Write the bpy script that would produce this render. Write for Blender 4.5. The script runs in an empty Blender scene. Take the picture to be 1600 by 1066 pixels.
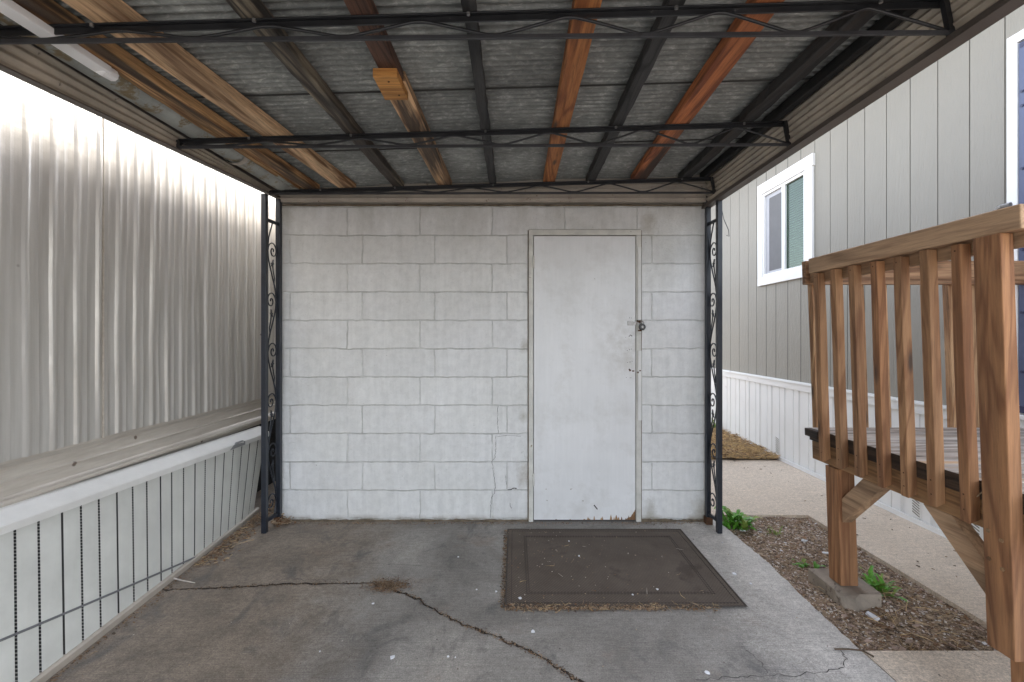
import bpy, math, random
from mathutils import Vector, Matrix, noise
random.seed(7)
S = bpy.context.scene
COL = S.collection
R = math.radians
# ---------------------------------------------------------------- camera, sky, sun, exposure
F = 711.0                      # focal length in photo pixels (1600 wide) = 16 mm full frame
CAMZ = 1.32
cam_d = bpy.data.cameras.new('camera'); cam = bpy.data.objects.new('camera', cam_d); COL.objects.link(cam)
cam.location = (0, 0, CAMZ); cam.rotation_euler = (R(90), 0, 0)
cam_d.sensor_width = 36; cam_d.lens = 36*F/1600
cam_d.shift_x = -3/1600; cam_d.shift_y = -8/1600
cam_d.clip_start = 0.02; cam_d.clip_end = 500
S.camera = cam
SUN_EL = R(43)       # the sun stands over +X and a little +Y (azimuth 50 deg clockwise from +Y)
W = bpy.data.worlds.new("World"); S.world = W; W.use_nodes = True
nt = W.node_tree; bgn = nt.nodes['Background']
sky = nt.nodes.new('ShaderNodeTexSky'); sky.sky_type = 'NISHITA'; sky.sun_disc = False
sky.sun_elevation = SUN_EL; sky.sun_rotation = R(58); sky.air_density = 1.0; sky.dust_density = 2.2; sky.ozone_density = 1.0
hs_ = nt.nodes.new('ShaderNodeHueSaturation'); hs_.inputs['Saturation'].default_value = 0.42; nt.links.new(sky.outputs[0], hs_.inputs['Color']); nt.links.new(hs_.outputs[0], bgn.inputs[0]); bgn.inputs[1].default_value = 0.15
sd = bpy.data.lights.new('sun', 'SUN'); so = bpy.data.objects.new('sun', sd); COL.objects.link(so)
sd.energy = 0.95; sd.angle = R(12.0); sd.color = (1.0, 0.95, 0.87)
sdir = Vector((math.cos(SUN_EL)*math.sin(R(58)), math.cos(SUN_EL)*math.cos(R(58)), math.sin(SUN_EL)))
so.rotation_euler = sdir.to_track_quat('Z', 'Y').to_euler(); so.location = (6, 1, 8)
S.view_settings.view_transform = 'Standard'; S.view_settings.look = 'None'
S.view_settings.exposure = 2.70; S.view_settings.gamma = 1.0
S.render.engine = 'CYCLES'
S.cycles.max_bounces = 8; S.cycles.diffuse_bounces = 6

# ---------------------------------------------------------------- materials
def newmat(name):
    m = bpy.data.materials.new(name); m.use_nodes = True
    t = m.node_tree; b = t.nodes['Principled BSDF']
    return m, t, b
def N(t, typ, **kw):
    n = t.nodes.new(typ)
    for k, v in kw.items():
        if k.startswith('i_'):
            key = k[2:].replace('_', ' ')
            n.inputs[key].default_value = v
        else: setattr(n, k, v)
    return n
def L(t, a, b): t.links.new(a, b)
def coords(t, scale=(1,1,1), rand=False, rot=(0,0,0)):
    tc = N(t, 'ShaderNodeTexCoord'); mp = N(t, 'ShaderNodeMapping')
    mp.inputs['Scale'].default_value = scale; mp.inputs['Rotation'].default_value = rot
    if rand:
        oi = N(t, 'ShaderNodeObjectInfo'); ml = N(t, 'ShaderNodeVectorMath', operation='SCALE')
        cx = N(t, 'ShaderNodeCombineXYZ'); L(t, oi.outputs['Random'], cx.inputs[0]); L(t, oi.outputs['Random'], cx.inputs[1]); L(t, oi.outputs['Random'], cx.inputs[2])
        L(t, cx.outputs[0], ml.inputs[0]); ml.inputs['Scale'].default_value = 37.0
        ad = N(t, 'ShaderNodeVectorMath', operation='ADD'); L(t, tc.outputs['Object'], ad.inputs[0]); L(t, ml.outputs[0], ad.inputs[1])
        L(t, ad.outputs[0], mp.inputs['Vector'])
    else: L(t, tc.outputs['Object'], mp.inputs['Vector'])
    return mp.outputs[0], tc
def noise_n(t, vec, scale, detail=6, rough=0.6, dist=0.0):
    n = N(t, 'ShaderNodeTexNoise'); n.inputs['Scale'].default_value = scale; n.inputs['Detail'].default_value = detail
    n.inputs['Roughness'].default_value = rough; n.inputs['Distortion'].default_value = dist
    L(t, vec, n.inputs['Vector']); return n.outputs['Fac']
def ramp(t, fac, stops, interp='LINEAR'):
    r = N(t, 'ShaderNodeValToRGB'); r.color_ramp.interpolation = interp
    els = r.color_ramp.elements
    while len(els) < len(stops): els.new(0.5)
    for e, (p, c) in zip(els, stops):
        e.position = p
        e.color = (c, c, c, 1) if isinstance(c, (int, float)) else (c[0], c[1], c[2], 1)
    L(t, fac, r.inputs[0]); return r.outputs[0]
def mix(t, fac, a, b, mode='MIX'):
    m = N(t, 'ShaderNodeMix', data_type='RGBA', blend_type=mode)
    for sock, v in ((m.inputs[0], fac), (m.inputs[6], a), (m.inputs[7], b)):
        if hasattr(v, 'links') or isinstance(v, bpy.types.NodeSocket): L(t, v, sock)
        elif isinstance(v, (int, float)) : sock.default_value = v
        else: sock.default_value = (v[0], v[1], v[2], 1)
    return m.outputs[2]
def math_n(t, op, a, b=0.0, clamp=False):
    m = N(t, 'ShaderNodeMath', operation=op, use_clamp=clamp)
    for i, v in enumerate((a, b)):
        if isinstance(v, bpy.types.NodeSocket): L(t, v, m.inputs[i])
        else: m.inputs[i].default_value = v
    return m.outputs[0]
def bump(t, b, h, strength=0.3, dist=0.01, prev=None):
    n = N(t, 'ShaderNodeBump'); n.inputs['Strength'].default_value = strength; n.inputs['Distance'].default_value = dist
    L(t, h, n.inputs['Height'])
    if prev is not None: L(t, prev, n.inputs['Normal'])
    L(t, n.outputs[0], b.inputs['Normal']); return n.outputs[0]
def sc(c, k): return (c[0]*k, c[1]*k, c[2]*k)

def simple(name, col, rough=0.6, metal=0.0, var=0.25, nscale=6, bmp=0.15, bdist=0.003, spots=None, fine=60):
    m, t, b = newmat(name); v, tc = coords(t, rand=True)
    n1 = noise_n(t, v, nscale, 8, 0.65); n2 = noise_n(t, v, fine, 4, 0.6)
    c = ramp(t, n1, [(0.3, sc(col, 1-var)), (0.7, sc(col, 1+var*0.6))])
    if spots:
        s = noise_n(t, v, spots[1], 6, 0.7); f = ramp(t, s, [(spots[2], 0), (spots[2]+0.06, 1)])
        c = mix(t, f, c, spots[0])
    L(t, c, b.inputs['Base Color'])
    b.inputs['Metallic'].default_value = metal
    r = ramp(t, n1, [(0.3, max(rough-0.1, 0.05)), (0.7, min(rough+0.1, 1))]); L(t, r, b.inputs['Roughness'])
    if bmp: bump(t, b, n2, bmp, bdist)
    return m

def wood(name, c1, c2, axis='Y', dark=(0.03,0.02,0.015), stain=0.0, ring=0.6, rough=0.72, knots=True, gs=1.0, stain2=None, con=1.0):
    """weathered board: long fibre noise plus distorted rings, knots and stains; axis = grain direction"""
    m, t, b = newmat(name)
    f = {'X': (1.0, 22, 22), 'Y': (22, 1.0, 22), 'Z': (22, 22, 1.0)}[axis]
    g = {'X': (0.5, 6, 6), 'Y': (6, 0.5, 6), 'Z': (6, 6, 0.5)}[axis]
    k = {'X': (2.2, 9, 9), 'Y': (9, 2.2, 9), 'Z': (9, 9, 2.2)}[axis]
    v, tc = coords(t, tuple(x*gs for x in f), rand=True); v2, _ = coords(t, tuple(x*gs for x in g), rand=True); v3, _ = coords(t, k, rand=True)
    fib = noise_n(t, v, 6.0, 7, 0.7, 0.4)
    rg = noise_n(t, v2, 1.5, 2, 0.5, 1.2)
    rr = math_n(t, 'MULTIPLY', rg, 26.0); rs = math_n(t, 'SINE', rr); rs = math_n(t, 'MULTIPLY_ADD', rs, 0.5); 
    rs.node.inputs[2].default_value = 0.5
    rs2 = ramp(t, rs, [(0.0, 0.0), (0.55, 0.25), (1.0, 1.0)])
    base = mix(t, rs2, c1, c2) if ring else mix(t, fib, c1, c2)
    cf = ramp(t, fib, [(0.30, 0.22), (0.45, 0.8), (0.56, 1.05), (0.72, 1.45)])
    base = mix(t, 0.85*con, base, cf, 'MULTIPLY')
    big = noise_n(t, coords(t, tuple(x*0.25 for x in f), rand=True)[0], 1.6, 4, 0.55)
    base = mix(t, 0.9, base, ramp(t, big, [(0.3, 0.5), (0.65, 1.2)]), 'MULTIPLY')
    if knots:
        vo = N(t, 'ShaderNodeTexVoronoi'); vo.inputs['Scale'].default_value = 1.0; vo.inputs['Randomness'].default_value = 1.0
        L(t, v3, vo.inputs['Vector'])
        kf = ramp(t, vo.outputs['Distance'], [(0.05, 1.0), (0.14, 0.0)])
        base = mix(t, math_n(t, 'MULTIPLY', kf, 0.85), base, sc(dark, 1.3))
    if stain:
        st = noise_n(t, coords(t, tuple(x*0.12 for x in f), rand=True)[0], 3.0, 5, 0.65)
        sf = ramp(t, st, [(0.62-stain*0.3, 0.0), (0.72-stain*0.3, 0.9)])
        base = mix(t, sf, base, stain2 or dark)
    L(t, base, b.inputs['Base Color']); b.inputs['Roughness'].default_value = rough
    hh = math_n(t, 'ADD', fib, math_n(t, 'MULTIPLY', rs2, 0.3)); bump(t, b, hh, 0.55, 0.004)
    return m

M = {}
# metals and paints
M['black_metal'] = simple('black_painted_steel', (0.014,0.0145,0.016), 0.42, 0.0, 0.4, 12, 0.25, 0.002, spots=((0.09,0.085,0.08), 30, 0.66))
M['grey_metal'] = simple('faded_black_steel', (0.032,0.032,0.035), 0.5, 0.0, 0.4, 9, 0.25, 0.002, spots=((0.02,0.02,0.02), 22, 0.6))
M['post_metal'] = simple('navy_black_painted_iron', (0.017,0.021,0.031), 0.38, 0.0, 0.4, 12, 0.3, 0.002, spots=((0.13,0.12,0.11), 40, 0.68))
M['fascia'] = simple('beige_painted_steel', (0.44,0.38,0.305), 0.5, 0.1, 0.3, 5, 0.2, 0.002, spots=((0.09,0.065,0.045), 14, 0.66))
M['trim_dark'] = simple('dark_bronze_trim', (0.125,0.105,0.09), 0.5, 0.2, 0.25, 6)
M['trim_beige'] = simple('cream_trim_metal', (0.42,0.37,0.31), 0.5, 0.0, 0.25, 6, spots=((0.14,0.09,0.06), 20, 0.63))
M['nail'] = simple('galvanised_screw', (0.5,0.5,0.5), 0.35, 0.9, 0.1, 20)
M['rust'] = simple('rusty_iron', (0.10,0.045,0.02), 0.8, 0.1, 0.5, 30)
M['steel'] = simple('worn_steel', (0.30,0.29,0.28), 0.4, 0.8, 0.35, 60)
M['black_plastic'] = simple('black_plastic', (0.012,0.012,0.015), 0.3, 0.0, 0.2, 30)
M['white_vinyl'] = simple('white_vinyl', (0.78,0.78,0.77), 0.35, 0.0, 0.05, 3, 0.05)
M['white_trim'] = simple('white_painted_trim', (0.84,0.83,0.82), 0.45, 0.0, 0.04, 4, 0.1)
M['leaf'] = simple('weed_leaf', (0.12,0.33,0.035), 0.5, 0.0, 0.5, 18, 0.2)
M['leaf2'] = simple('weed_leaf_yellowish', (0.22,0.30,0.06), 0.55, 0.0, 0.5, 18, 0.2)
for k in ('leaf', 'leaf2'):
    b_ = M[k].node_tree.nodes['Principled BSDF']; b_.inputs['Subsurface Weight'].default_value = 0.0
M['straw'] = simple('dry_straw', (0.66,0.48,0.25), 0.8, 0, 0.5, 25, 0)
M['dead_leaf'] = simple('dead_leaf_brown', (0.24,0.135,0.07), 0.8, 0, 0.6, 25, 0)
M['chip_dark'] = simple('bark_chip_dark', (0.11,0.075,0.05), 0.9, 0, 0.5, 30, 0)
M['chip_mid'] = simple('bark_chip_brown', (0.32,0.23,0.15), 0.9, 0, 0.5, 30, 0)
M['chip_tan'] = simple('chip_tan', (0.40,0.30,0.20), 0.9, 0, 0.4, 30, 0)
M['chip_pale'] = simple('chip_pale', (0.62,0.56,0.50), 0.85, 0, 0.3, 30, 0)
M['chip_pink'] = simple('chip_rose', (0.42,0.31,0.25), 0.9, 0, 0.4, 30, 0)
M['white_bit'] = simple('white_paint_flake', (0.75,0.76,0.80), 0.7, 0, 0.1, 30, 0)
M['crack'] = simple('crack_dirt', (0.030,0.022,0.017), 1.0, 0, 0.5, 40, 0)
M['crack_thin'] = simple('hairline_crack', (0.075,0.07,0.065), 1.0, 0, 0.3, 40, 0)
M['dirt_edge'] = simple('grimy_joint', (0.16,0.125,0.085), 0.95, 0, 0.6, 25, 0.5)
M['dark_void'] = simple('dark_crawlspace', (0.006,0.006,0.006), 1.0, 0, 0.1, 5, 0)
M['house_roof'] = simple('grey_shingle', (0.12,0.115,0.11), 0.9, 0, 0.4, 8)
M['wire'] = simple('dark_cable', (0.03,0.028,0.03), 0.5, 0, 0.2, 20)
M['tape'] = simple('grey_tape', (0.27,0.27,0.27), 0.6, 0, 0.2, 30)
M['strap'] = simple('grey_strap', (0.16,0.16,0.165), 0.5, 0.2, 0.2, 20)

# wood colours
M['w_gold'] = wood('golden_brown_beam', (0.56,0.33,0.15), (0.24,0.11,0.04), 'Y', stain=0.30)
M['w_tan'] = wood('weathered_tan_beam', (0.64,0.42,0.24), (0.26,0.135,0.06), 'Y', stain=0.16, stain2=(0.10,0.035,0.015))
M['w_olive'] = wood('dark_grey_beam', (0.24,0.20,0.14), (0.035,0.032,0.028), 'Y', stain=0.5)
M['w_redbrown'] = wood('red_brown_beam', (0.15,0.070,0.042), (0.07,0.03,0.018), 'Y', ring=0.3)
M['w_tanburn'] = wood('tan_beam_with_burnt_stains', (0.66,0.42,0.23), (0.28,0.15,0.07), 'Y', stain=0.32)
M['w_black'] = wood('blackened_beam', (0.020,0.018,0.017), (0.008,0.008,0.008), 'Y', knots=False)
M['w_black2'] = wood('worn_black_beam', (0.040,0.038,0.037), (0.014,0.014,0.014), 'Y', knots=False, stain=0.2)
M['w_orange'] = wood('orange_brown_beam', (0.52,0.20,0.060), (0.28,0.090,0.024), 'Y', stain=0.05)
M['w_red'] = wood('red_stained_beam', (0.44,0.145,0.048), (0.20,0.055,0.018), 'Y', stain=0.35)
M['w_patch'] = wood('bright_orange_wood_block', (0.62,0.29,0.075), (0.45,0.19,0.045), 'X', knots=False)
cedA, cedB = (0.42,0.225,0.108), (0.27,0.128,0.056)
M['cedar_z'] = wood('cedar_baluster', cedA, cedB, 'Z', gs=1.3, con=0.5, stain=0.1, stain2=(0.10,0.03,0.012))
M['cedar_zred'] = wood('reddish_cedar', (0.38,0.185,0.082), (0.235,0.102,0.043), 'Z', gs=1.2, con=0.5, stain=0.15, stain2=(0.06,0.02,0.01))
M['cedar_zpale'] = wood('pale_cedar', (0.55,0.33,0.17), (0.36,0.185,0.085), 'Z')  # paler cedar for the rear balusters
M['cedar_y'] = wood('cedar_rail', (0.46,0.30,0.18), (0.31,0.19,0.11), 'Y', con=0.55)
M['cedar_x'] = wood('cedar_back_rail', (0.44,0.25,0.13), (0.23,0.11,0.05), 'X')
M['rim_y'] = wood('rim_joist_wood', (0.33,0.185,0.085), (0.21,0.11,0.05), 'Y', con=0.55)
M['rim_dark'] = wood('dark_deck_edge', (0.085,0.055,0.038), (0.035,0.024,0.018), 'Y', knots=False)  # dark brown for the strip at the deck board ends
M['deck_x'] = wood('grey_weathered_decking', (0.52,0.46,0.40), (0.30,0.245,0.20), 'X', knots=True, stain=0.18, stain2=(0.50,0.30,0.15), gs=1.0)

# galvanised deck
m, t, b = newmat('galvanised_corrugated_steel'); M['galv'] = m
v, tc = coords(t); va, _ = coords(t, (0.55, 1.7, 1))
n1 = noise_n(t, va, 42, 5, 0.72, 0.6); n2 = noise_n(t, v, 2.2, 5, 0.6); n3 = noise_n(t, coords(t, (0.5, 14, 1))[0], 8, 4, 0.7)
c = ramp(t, n1, [(0.34, (0.125,0.13,0.122)), (0.54, (0.185,0.19,0.178)), (0.72, (0.34,0.34,0.315))])
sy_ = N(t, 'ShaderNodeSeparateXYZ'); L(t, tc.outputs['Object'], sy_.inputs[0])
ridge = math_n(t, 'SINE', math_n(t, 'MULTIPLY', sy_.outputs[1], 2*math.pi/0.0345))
c = mix(t, 0.95, c, ramp(t, math_n(t, 'MULTIPLY_ADD', ridge, 0.5), [(0.0, 1.35), (0.5, 1.05), (0.8, 0.55), (1.0, 0.42)]), 'MULTIPLY')  # rib shading painted in as stripes so the corrugation reads
for n_ in t.nodes:
    if n_.type == 'MATH' and n_.operation == 'MULTIPLY_ADD': n_.inputs[2].default_value = 0.5
c = mix(t, 1.0, c, ramp(t, n2, [(0.3, 0.72), (0.7, 1.15)]), 'MULTIPLY')
c = mix(t, 0.6, c, ramp(t, n3, [(0.35, 0.7), (0.65, 1.2)]), 'MULTIPLY')
c = mix(t, 0.8, c, ramp(t, noise_n(t, v, 0.9, 6, 0.7, 1.0), [(0.35, 0.55), (0.62, 1.25)]), 'MULTIPLY')
rust = ramp(t, noise_n(t, v, 5, 7, 0.75), [(0.62, 0), (0.76, 0.6)]); c = mix(t, rust, c, (0.16,0.12,0.07))
L(t, c, b.inputs['Base Color']); b.inputs['Metallic'].default_value = 0.15; b.inputs['Roughness'].default_value = 0.55
bump(t, b, n1, 0.25, 0.002)
# gutter
M['gutter'] = simple('mossy_grey_gutter', (0.36,0.37,0.34), 0.5, 0.1, 0.35, 5, 0.3, 0.002, spots=((0.20,0.15,0.08), 7, 0.52))

# aluminium siding of the left trailer
m, t, b = newmat('aged_aluminium_siding'); M['alu'] = m
v, tc = coords(t); n1 = noise_n(t, v, 3.0, 4, 0.5); n2 = noise_n(t, coords(t, (8, 8, 60))[0], 3.0, 3, 0.5); n3 = noise_n(t, v, 14, 3, 0.5)
n4 = noise_n(t, coords(t, (9, 9, 0.6))[0], 2.0, 4, 0.6)
c = ramp(t, n4, [(0.35, (0.47,0.445,0.405)), (0.65, (0.585,0.56,0.52))])
dots = N(t, 'ShaderNodeTexVoronoi'); dots.inputs['Scale'].default_value = 3.2; L(t, v, dots.inputs['Vector'])
c = mix(t, ramp(t, dots.outputs['Distance'], [(0.022, 0.8), (0.04, 0)]), c, (0.10,0.075,0.05))
L(t, c, b.inputs['Base Color']); b.inputs['Metallic'].default_value = 0.42
L(t, ramp(t, n1, [(0.3, 0.30), (0.7, 0.42)]), b.inputs['Roughness'])
h = math_n(t, 'ADD', math_n(t, 'MULTIPLY', n2, 0.12), n3)
pb = bump(t, b, h, 0.5, 0.006); 
m, t, b = newmat('aged_beige_skirt_flange'); M['flange'] = m
v, tc = coords(t); n1 = noise_n(t, coords(t, (3, 1.2, 12))[0], 3, 6, 0.7)
c = ramp(t, n1, [(0.3, (0.46,0.41,0.35)), (0.7, (0.62,0.57,0.50))])
dots = N(t, 'ShaderNodeTexVoronoi'); dots.inputs['Scale'].default_value = 5; L(t, v, dots.inputs['Vector'])
c = mix(t, ramp(t, dots.outputs['Distance'], [(0.04, 0.85), (0.07, 0)]), c, (0.09,0.05,0.03))
L(t, c, b.inputs['Base Color']); b.inputs['Metallic'].default_value = 0.25; b.inputs['Roughness'].default_value = 0.42
bump(t, b, n1, 0.2, 0.004)
# skirting
M['skirt'] = simple('greenish_white_vinyl_panel', (0.60,0.595,0.55), 0.45, 0.0, 0.14, 3.5, 0.08, 0.002)
M['skirt_cap'] = simple('chalky_white_cap', (0.73,0.715,0.68), 0.5, 0.0, 0.12, 4, 0.1, 0.002)
m, t, b = newmat('perforated_groove'); M['perf'] = m
v, tc = coords(t); sx = N(t, 'ShaderNodeSeparateXYZ'); L(t, v, sx.inputs[0])
s = math_n(t, 'SINE', math_n(t, 'MULTIPLY', sx.outputs[2], 520.0)); f = ramp(t, s, [(0.45, 0.0), (0.55, 1.0)])
L(t, mix(t, f, (0.012,0.012,0.012), (0.27,0.26,0.235)), b.inputs['Base Color']); b.inputs['Roughness'].default_value = 0.8
M['groove'] = simple('dark_groove', (0.045,0.043,0.04), 0.8, 0, 0.3, 20, 0)

# painted block wall
def block_paint(name, bricks=True):
    m, t, b = newmat(name)
    tc = N(t, 'ShaderNodeTexCoord'); sp = N(t, 'ShaderNodeSeparateXYZ'); L(t, tc.outputs['Object'], sp.inputs[0])
    v, _ = coords(t)
    wob = noise_n(t, v, 7, 4, 0.6)
    n1 = noise_n(t, v, 1.7, 5, 0.6); pit = noise_n(t, v, 70, 6, 0.75); md = noise_n(t, v, 18, 5, 0.65)
    c = ramp(t, n1, [(0.3, (0.70,0.70,0.68)), (0.7, (0.80,0.80,0.795))])
    c = mix(t, 0.7, c, ramp(t, md, [(0.3, 0.84), (0.6, 1.03)]), 'MULTIPLY')
    c = mix(t, ramp(t, noise_n(t, v, 95, 5, 0.75), [(0.60, 0), (0.70, 0.55)]), c, (0.30,0.29,0.26))
    c = mix(t, 0.5, c, ramp(t, noise_n(t, coords(t, (6, 1, 0.5))[0], 4, 5, 0.6), [(0.35, 0.86), (0.6, 1.02)]), 'MULTIPLY')
    # patchy grey towards the top; grime at the base and beside the door
    zz = sp.outputs[2]
    top = ramp(t, math_n(t, 'MULTIPLY', zz, 0.4), [(0.70, 0.0), (0.90, 0.55)])
    gm = noise_n(t, coords(t, (1, 1, 0.5))[0], 4, 7, 0.7)
    gf = math_n(t, 'MULTIPLY', top, ramp(t, gm, [(0.35, 0.1), (0.65, 1.0)]))
    c = mix(t, gf, c, (0.36,0.35,0.30))
    bt = ramp(t, zz, [(0.0, 0.9), (0.05, 0.0)]); bf = math_n(t, 'MULTIPLY', bt, ramp(t, noise_n(t, v, 9, 6, 0.7), [(0.4, 0), (0.6, 1)]))
    c = mix(t, bf, c, (0.22,0.17,0.12))
    hgt = math_n(t, 'MULTIPLY', pit, 0.42)
    hgt = math_n(t, 'ADD', hgt, math_n(t, 'MULTIPLY', md, 0.22))
    if bricks:
        cb = N(t, 'ShaderNodeCombineXYZ')
        xx = math_n(t, 'ADD', sp.outputs[0], math_n(t, 'MULTIPLY', math_n(t, 'SUBTRACT', wob, 0.5), 0.022))
        zw = math_n(t, 'ADD', sp.outputs[2], math_n(t, 'MULTIPLY', math_n(t, 'SUBTRACT', wob, 0.5), 0.026))
        L(t, math_n(t, 'ADD', xx, 10.0), cb.inputs[0]); L(t, math_n(t, 'ADD', zw, 10*0.2022+0.0), cb.inputs[1])
        br = N(t, 'ShaderNodeTexBrick'); br.offset = 0.204; br.offset_frequency = 2; br.squash = 1.0
        br.inputs['Scale'].default_value = 1.0; br.inputs['Brick Width'].default_value = 0.5165; br.inputs['Row Height'].default_value = 0.2022
        br.inputs['Mortar Size'].default_value = 0.0045; br.inputs['Mortar Smooth'].default_value = 0.5
        br.inputs['Color1'].default_value = (1,1,1,1); br.inputs['Color2'].default_value = (0.93,0.93,0.94,1); br.inputs['Mortar'].default_value = (1,1,1,1)
        # move the pattern so the joints stand where they do on the wall
        sh = N(t, 'ShaderNodeVectorMath', operation='ADD'); L(t, cb.outputs[0], sh.inputs[0]); sh.inputs[1].default_value = (0.0, 0.0, 0)
        m['shift'] = 1; L(t, sh.outputs[0], br.inputs['Vector'])
        c = mix(t, 0.8, c, br.outputs['Color'], 'MULTIPLY')
        jf = math_n(t, 'MULTIPLY', br.outputs['Fac'], ramp(t, noise_n(t, v, 3.5, 7, 0.75), [(0.42, 0.0), (0.60, 1.0)]))
        c = mix(t, math_n(t, 'MULTIPLY', jf, 0.36), c, (0.25,0.24,0.20))
        hgt = math_n(t, 'SUBTRACT', hgt, math_n(t, 'MULTIPLY', br.outputs['Fac'], 0.8))
        m['brickshift'] = 0; bricknodes.append(sh)
    for (gx, gz, gr, gc) in ((0.085,0.33,0.10,(0.25,0.19,0.12)), (0.96,2.12,0.10,(0.30,0.26,0.19)), (0.07,1.25,0.05,(0.28,0.25,0.19)), (0.07,0.75,0.05,(0.28,0.25,0.19)), (-1.62,2.2,0.09,(0.33,0.31,0.25)), (1.33,0.06,0.12,(0.27,0.22,0.15)), (0.97,0.05,0.10,(0.25,0.22,0.16))):
        dv = N(t, 'ShaderNodeVectorMath', operation='DISTANCE'); mpg = N(t, 'ShaderNodeMapping'); L(t, tc.outputs['Object'], mpg.inputs[0]); mpg.inputs['Scale'].default_value = (1, 0, 0.6)
        L(t, mpg.outputs[0], dv.inputs[0]); dv.inputs[1].default_value = (gx, 0, gz*0.6)
        q = math_n(t, 'ADD', dv.outputs['Value'], math_n(t, 'MULTIPLY', math_n(t, 'SUBTRACT', noise_n(t, v, 16, 6, 0.7), 0.5), gr*1.6))
        c = mix(t, ramp(t, math_n(t, 'DIVIDE', q, gr), [(0.0, 0.55), (0.75, 0.0)]), c, gc)
    spk = ramp(t, noise_n(t, v, 26, 3, 0.5), [(0.755, 0), (0.775, 1)])
    c = mix(t, spk, c, (0.16,0.14,0.12))
    L(t, c, b.inputs['Base Color']); b.inputs['Roughness'].default_value = 0.5
    bump(t, b, hgt, 0.9, 0.010)
    return m
bricknodes = []
M['block'] = block_paint('white_painted_block')
# joints measured on the wall: courses at z = n*0.2022, one joint family at x=-1.185+k*0.516, the other at -1.083+k*0.516
bricknodes[0].inputs[1].default_value = ((-(-1.187) - 10.0 - 0.105) % 0.5165, -0.016, 0)

m, t, b = newmat('white_door_paint'); M['door'] = m
v, tc = coords(t); n1 = noise_n(t, v, 2.0, 6, 0.6); n2 = noise_n(t, coords(t, (12, 12, 0.8))[0], 5, 5, 0.6)
c = ramp(t, n1, [(0.3, (0.67,0.67,0.67)), (0.7, (0.76,0.76,0.765))])
c = mix(t, 0.35, c, ramp(t, n2, [(0.3, 0.9), (0.7, 1.03)]), 'MULTIPLY')
c = mix(t, ramp(t, noise_n(t, v, 24, 2, 0.5), [(0.76, 0), (0.775, 0.7)]), c, (0.25,0.2,0.16))
c = mix(t, ramp(t, noise_n(t, v, 3.5, 7, 0.75), [(0.50, 0), (0.72, 0.35)]), c, (0.42,0.40,0.36))
dz_ = N(t, 'ShaderNodeVectorMath', operation='DISTANCE'); L(t, tc.outputs['Object'], dz_.inputs[0]); dz_.inputs[1].default_value = (0.84, 0, 1.25)
c = mix(t, math_n(t, 'MULTIPLY', ramp(t, math_n(t, 'MULTIPLY', dz_.outputs['Value'], 2.2), [(0.1, 0.55), (0.75, 0)]), ramp(t, noise_n(t, v, 12, 6, 0.7), [(0.4, 0.1), (0.65, 1)])), c, (0.36,0.33,0.28))
L(t, c, b.inputs['Base Color']); b.inputs['Roughness'].default_value = 0.38; bump(t, b, n2, 0.12, 0.002)
M['jamb'] = simple('dingy_white_jamb_paint', (0.60,0.585,0.54), 0.5, 0, 0.25, 8, 0.4, 0.002, spots=((0.20,0.15,0.09), 16, 0.66))
M['jamb_white'] = simple('cleaner_white_strip', (0.66,0.655,0.63), 0.5, 0, 0.1, 8, 0.3, 0.002, spots=((0.25,0.2,0.14), 26, 0.70))
M['raw_wood'] = wood('bare_chipped_wood', (0.40,0.24,0.12), (0.15,0.07,0.03), 'Z', knots=False)

# house siding
m, t, b = newmat('greige_embossed_siding'); M['siding'] = m
v, tc = coords(t); vg, _ = coords(t, (10, 10, 1.6)); n1 = noise_n(t, v, 0.9, 4, 0.5); g1 = noise_n(t, vg, 7, 5, 0.6, 1.5)
rg = math_n(t, 'SINE', math_n(t, 'MULTIPLY', noise_n(t, coords(t, (5, 5, 0.9))[0], 1.2, 2, 0.5, 0.8), 40.0))
c = ramp(t, n1, [(0.3, (0.262,0.243,0.207)), (0.7, (0.296,0.276,0.236))])
L(t, c, b.inputs['Base Color']); b.inputs['Roughness'].default_value = 0.6
bump(t, b, math_n(t, 'ADD', g1, math_n(t, 'MULTIPLY', rg, 0.12)), 0.7, 0.005)
M['siding_groove'] = simple('siding_groove', (0.19,0.178,0.15), 0.8, 0, 0.1, 8, 0)

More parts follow.
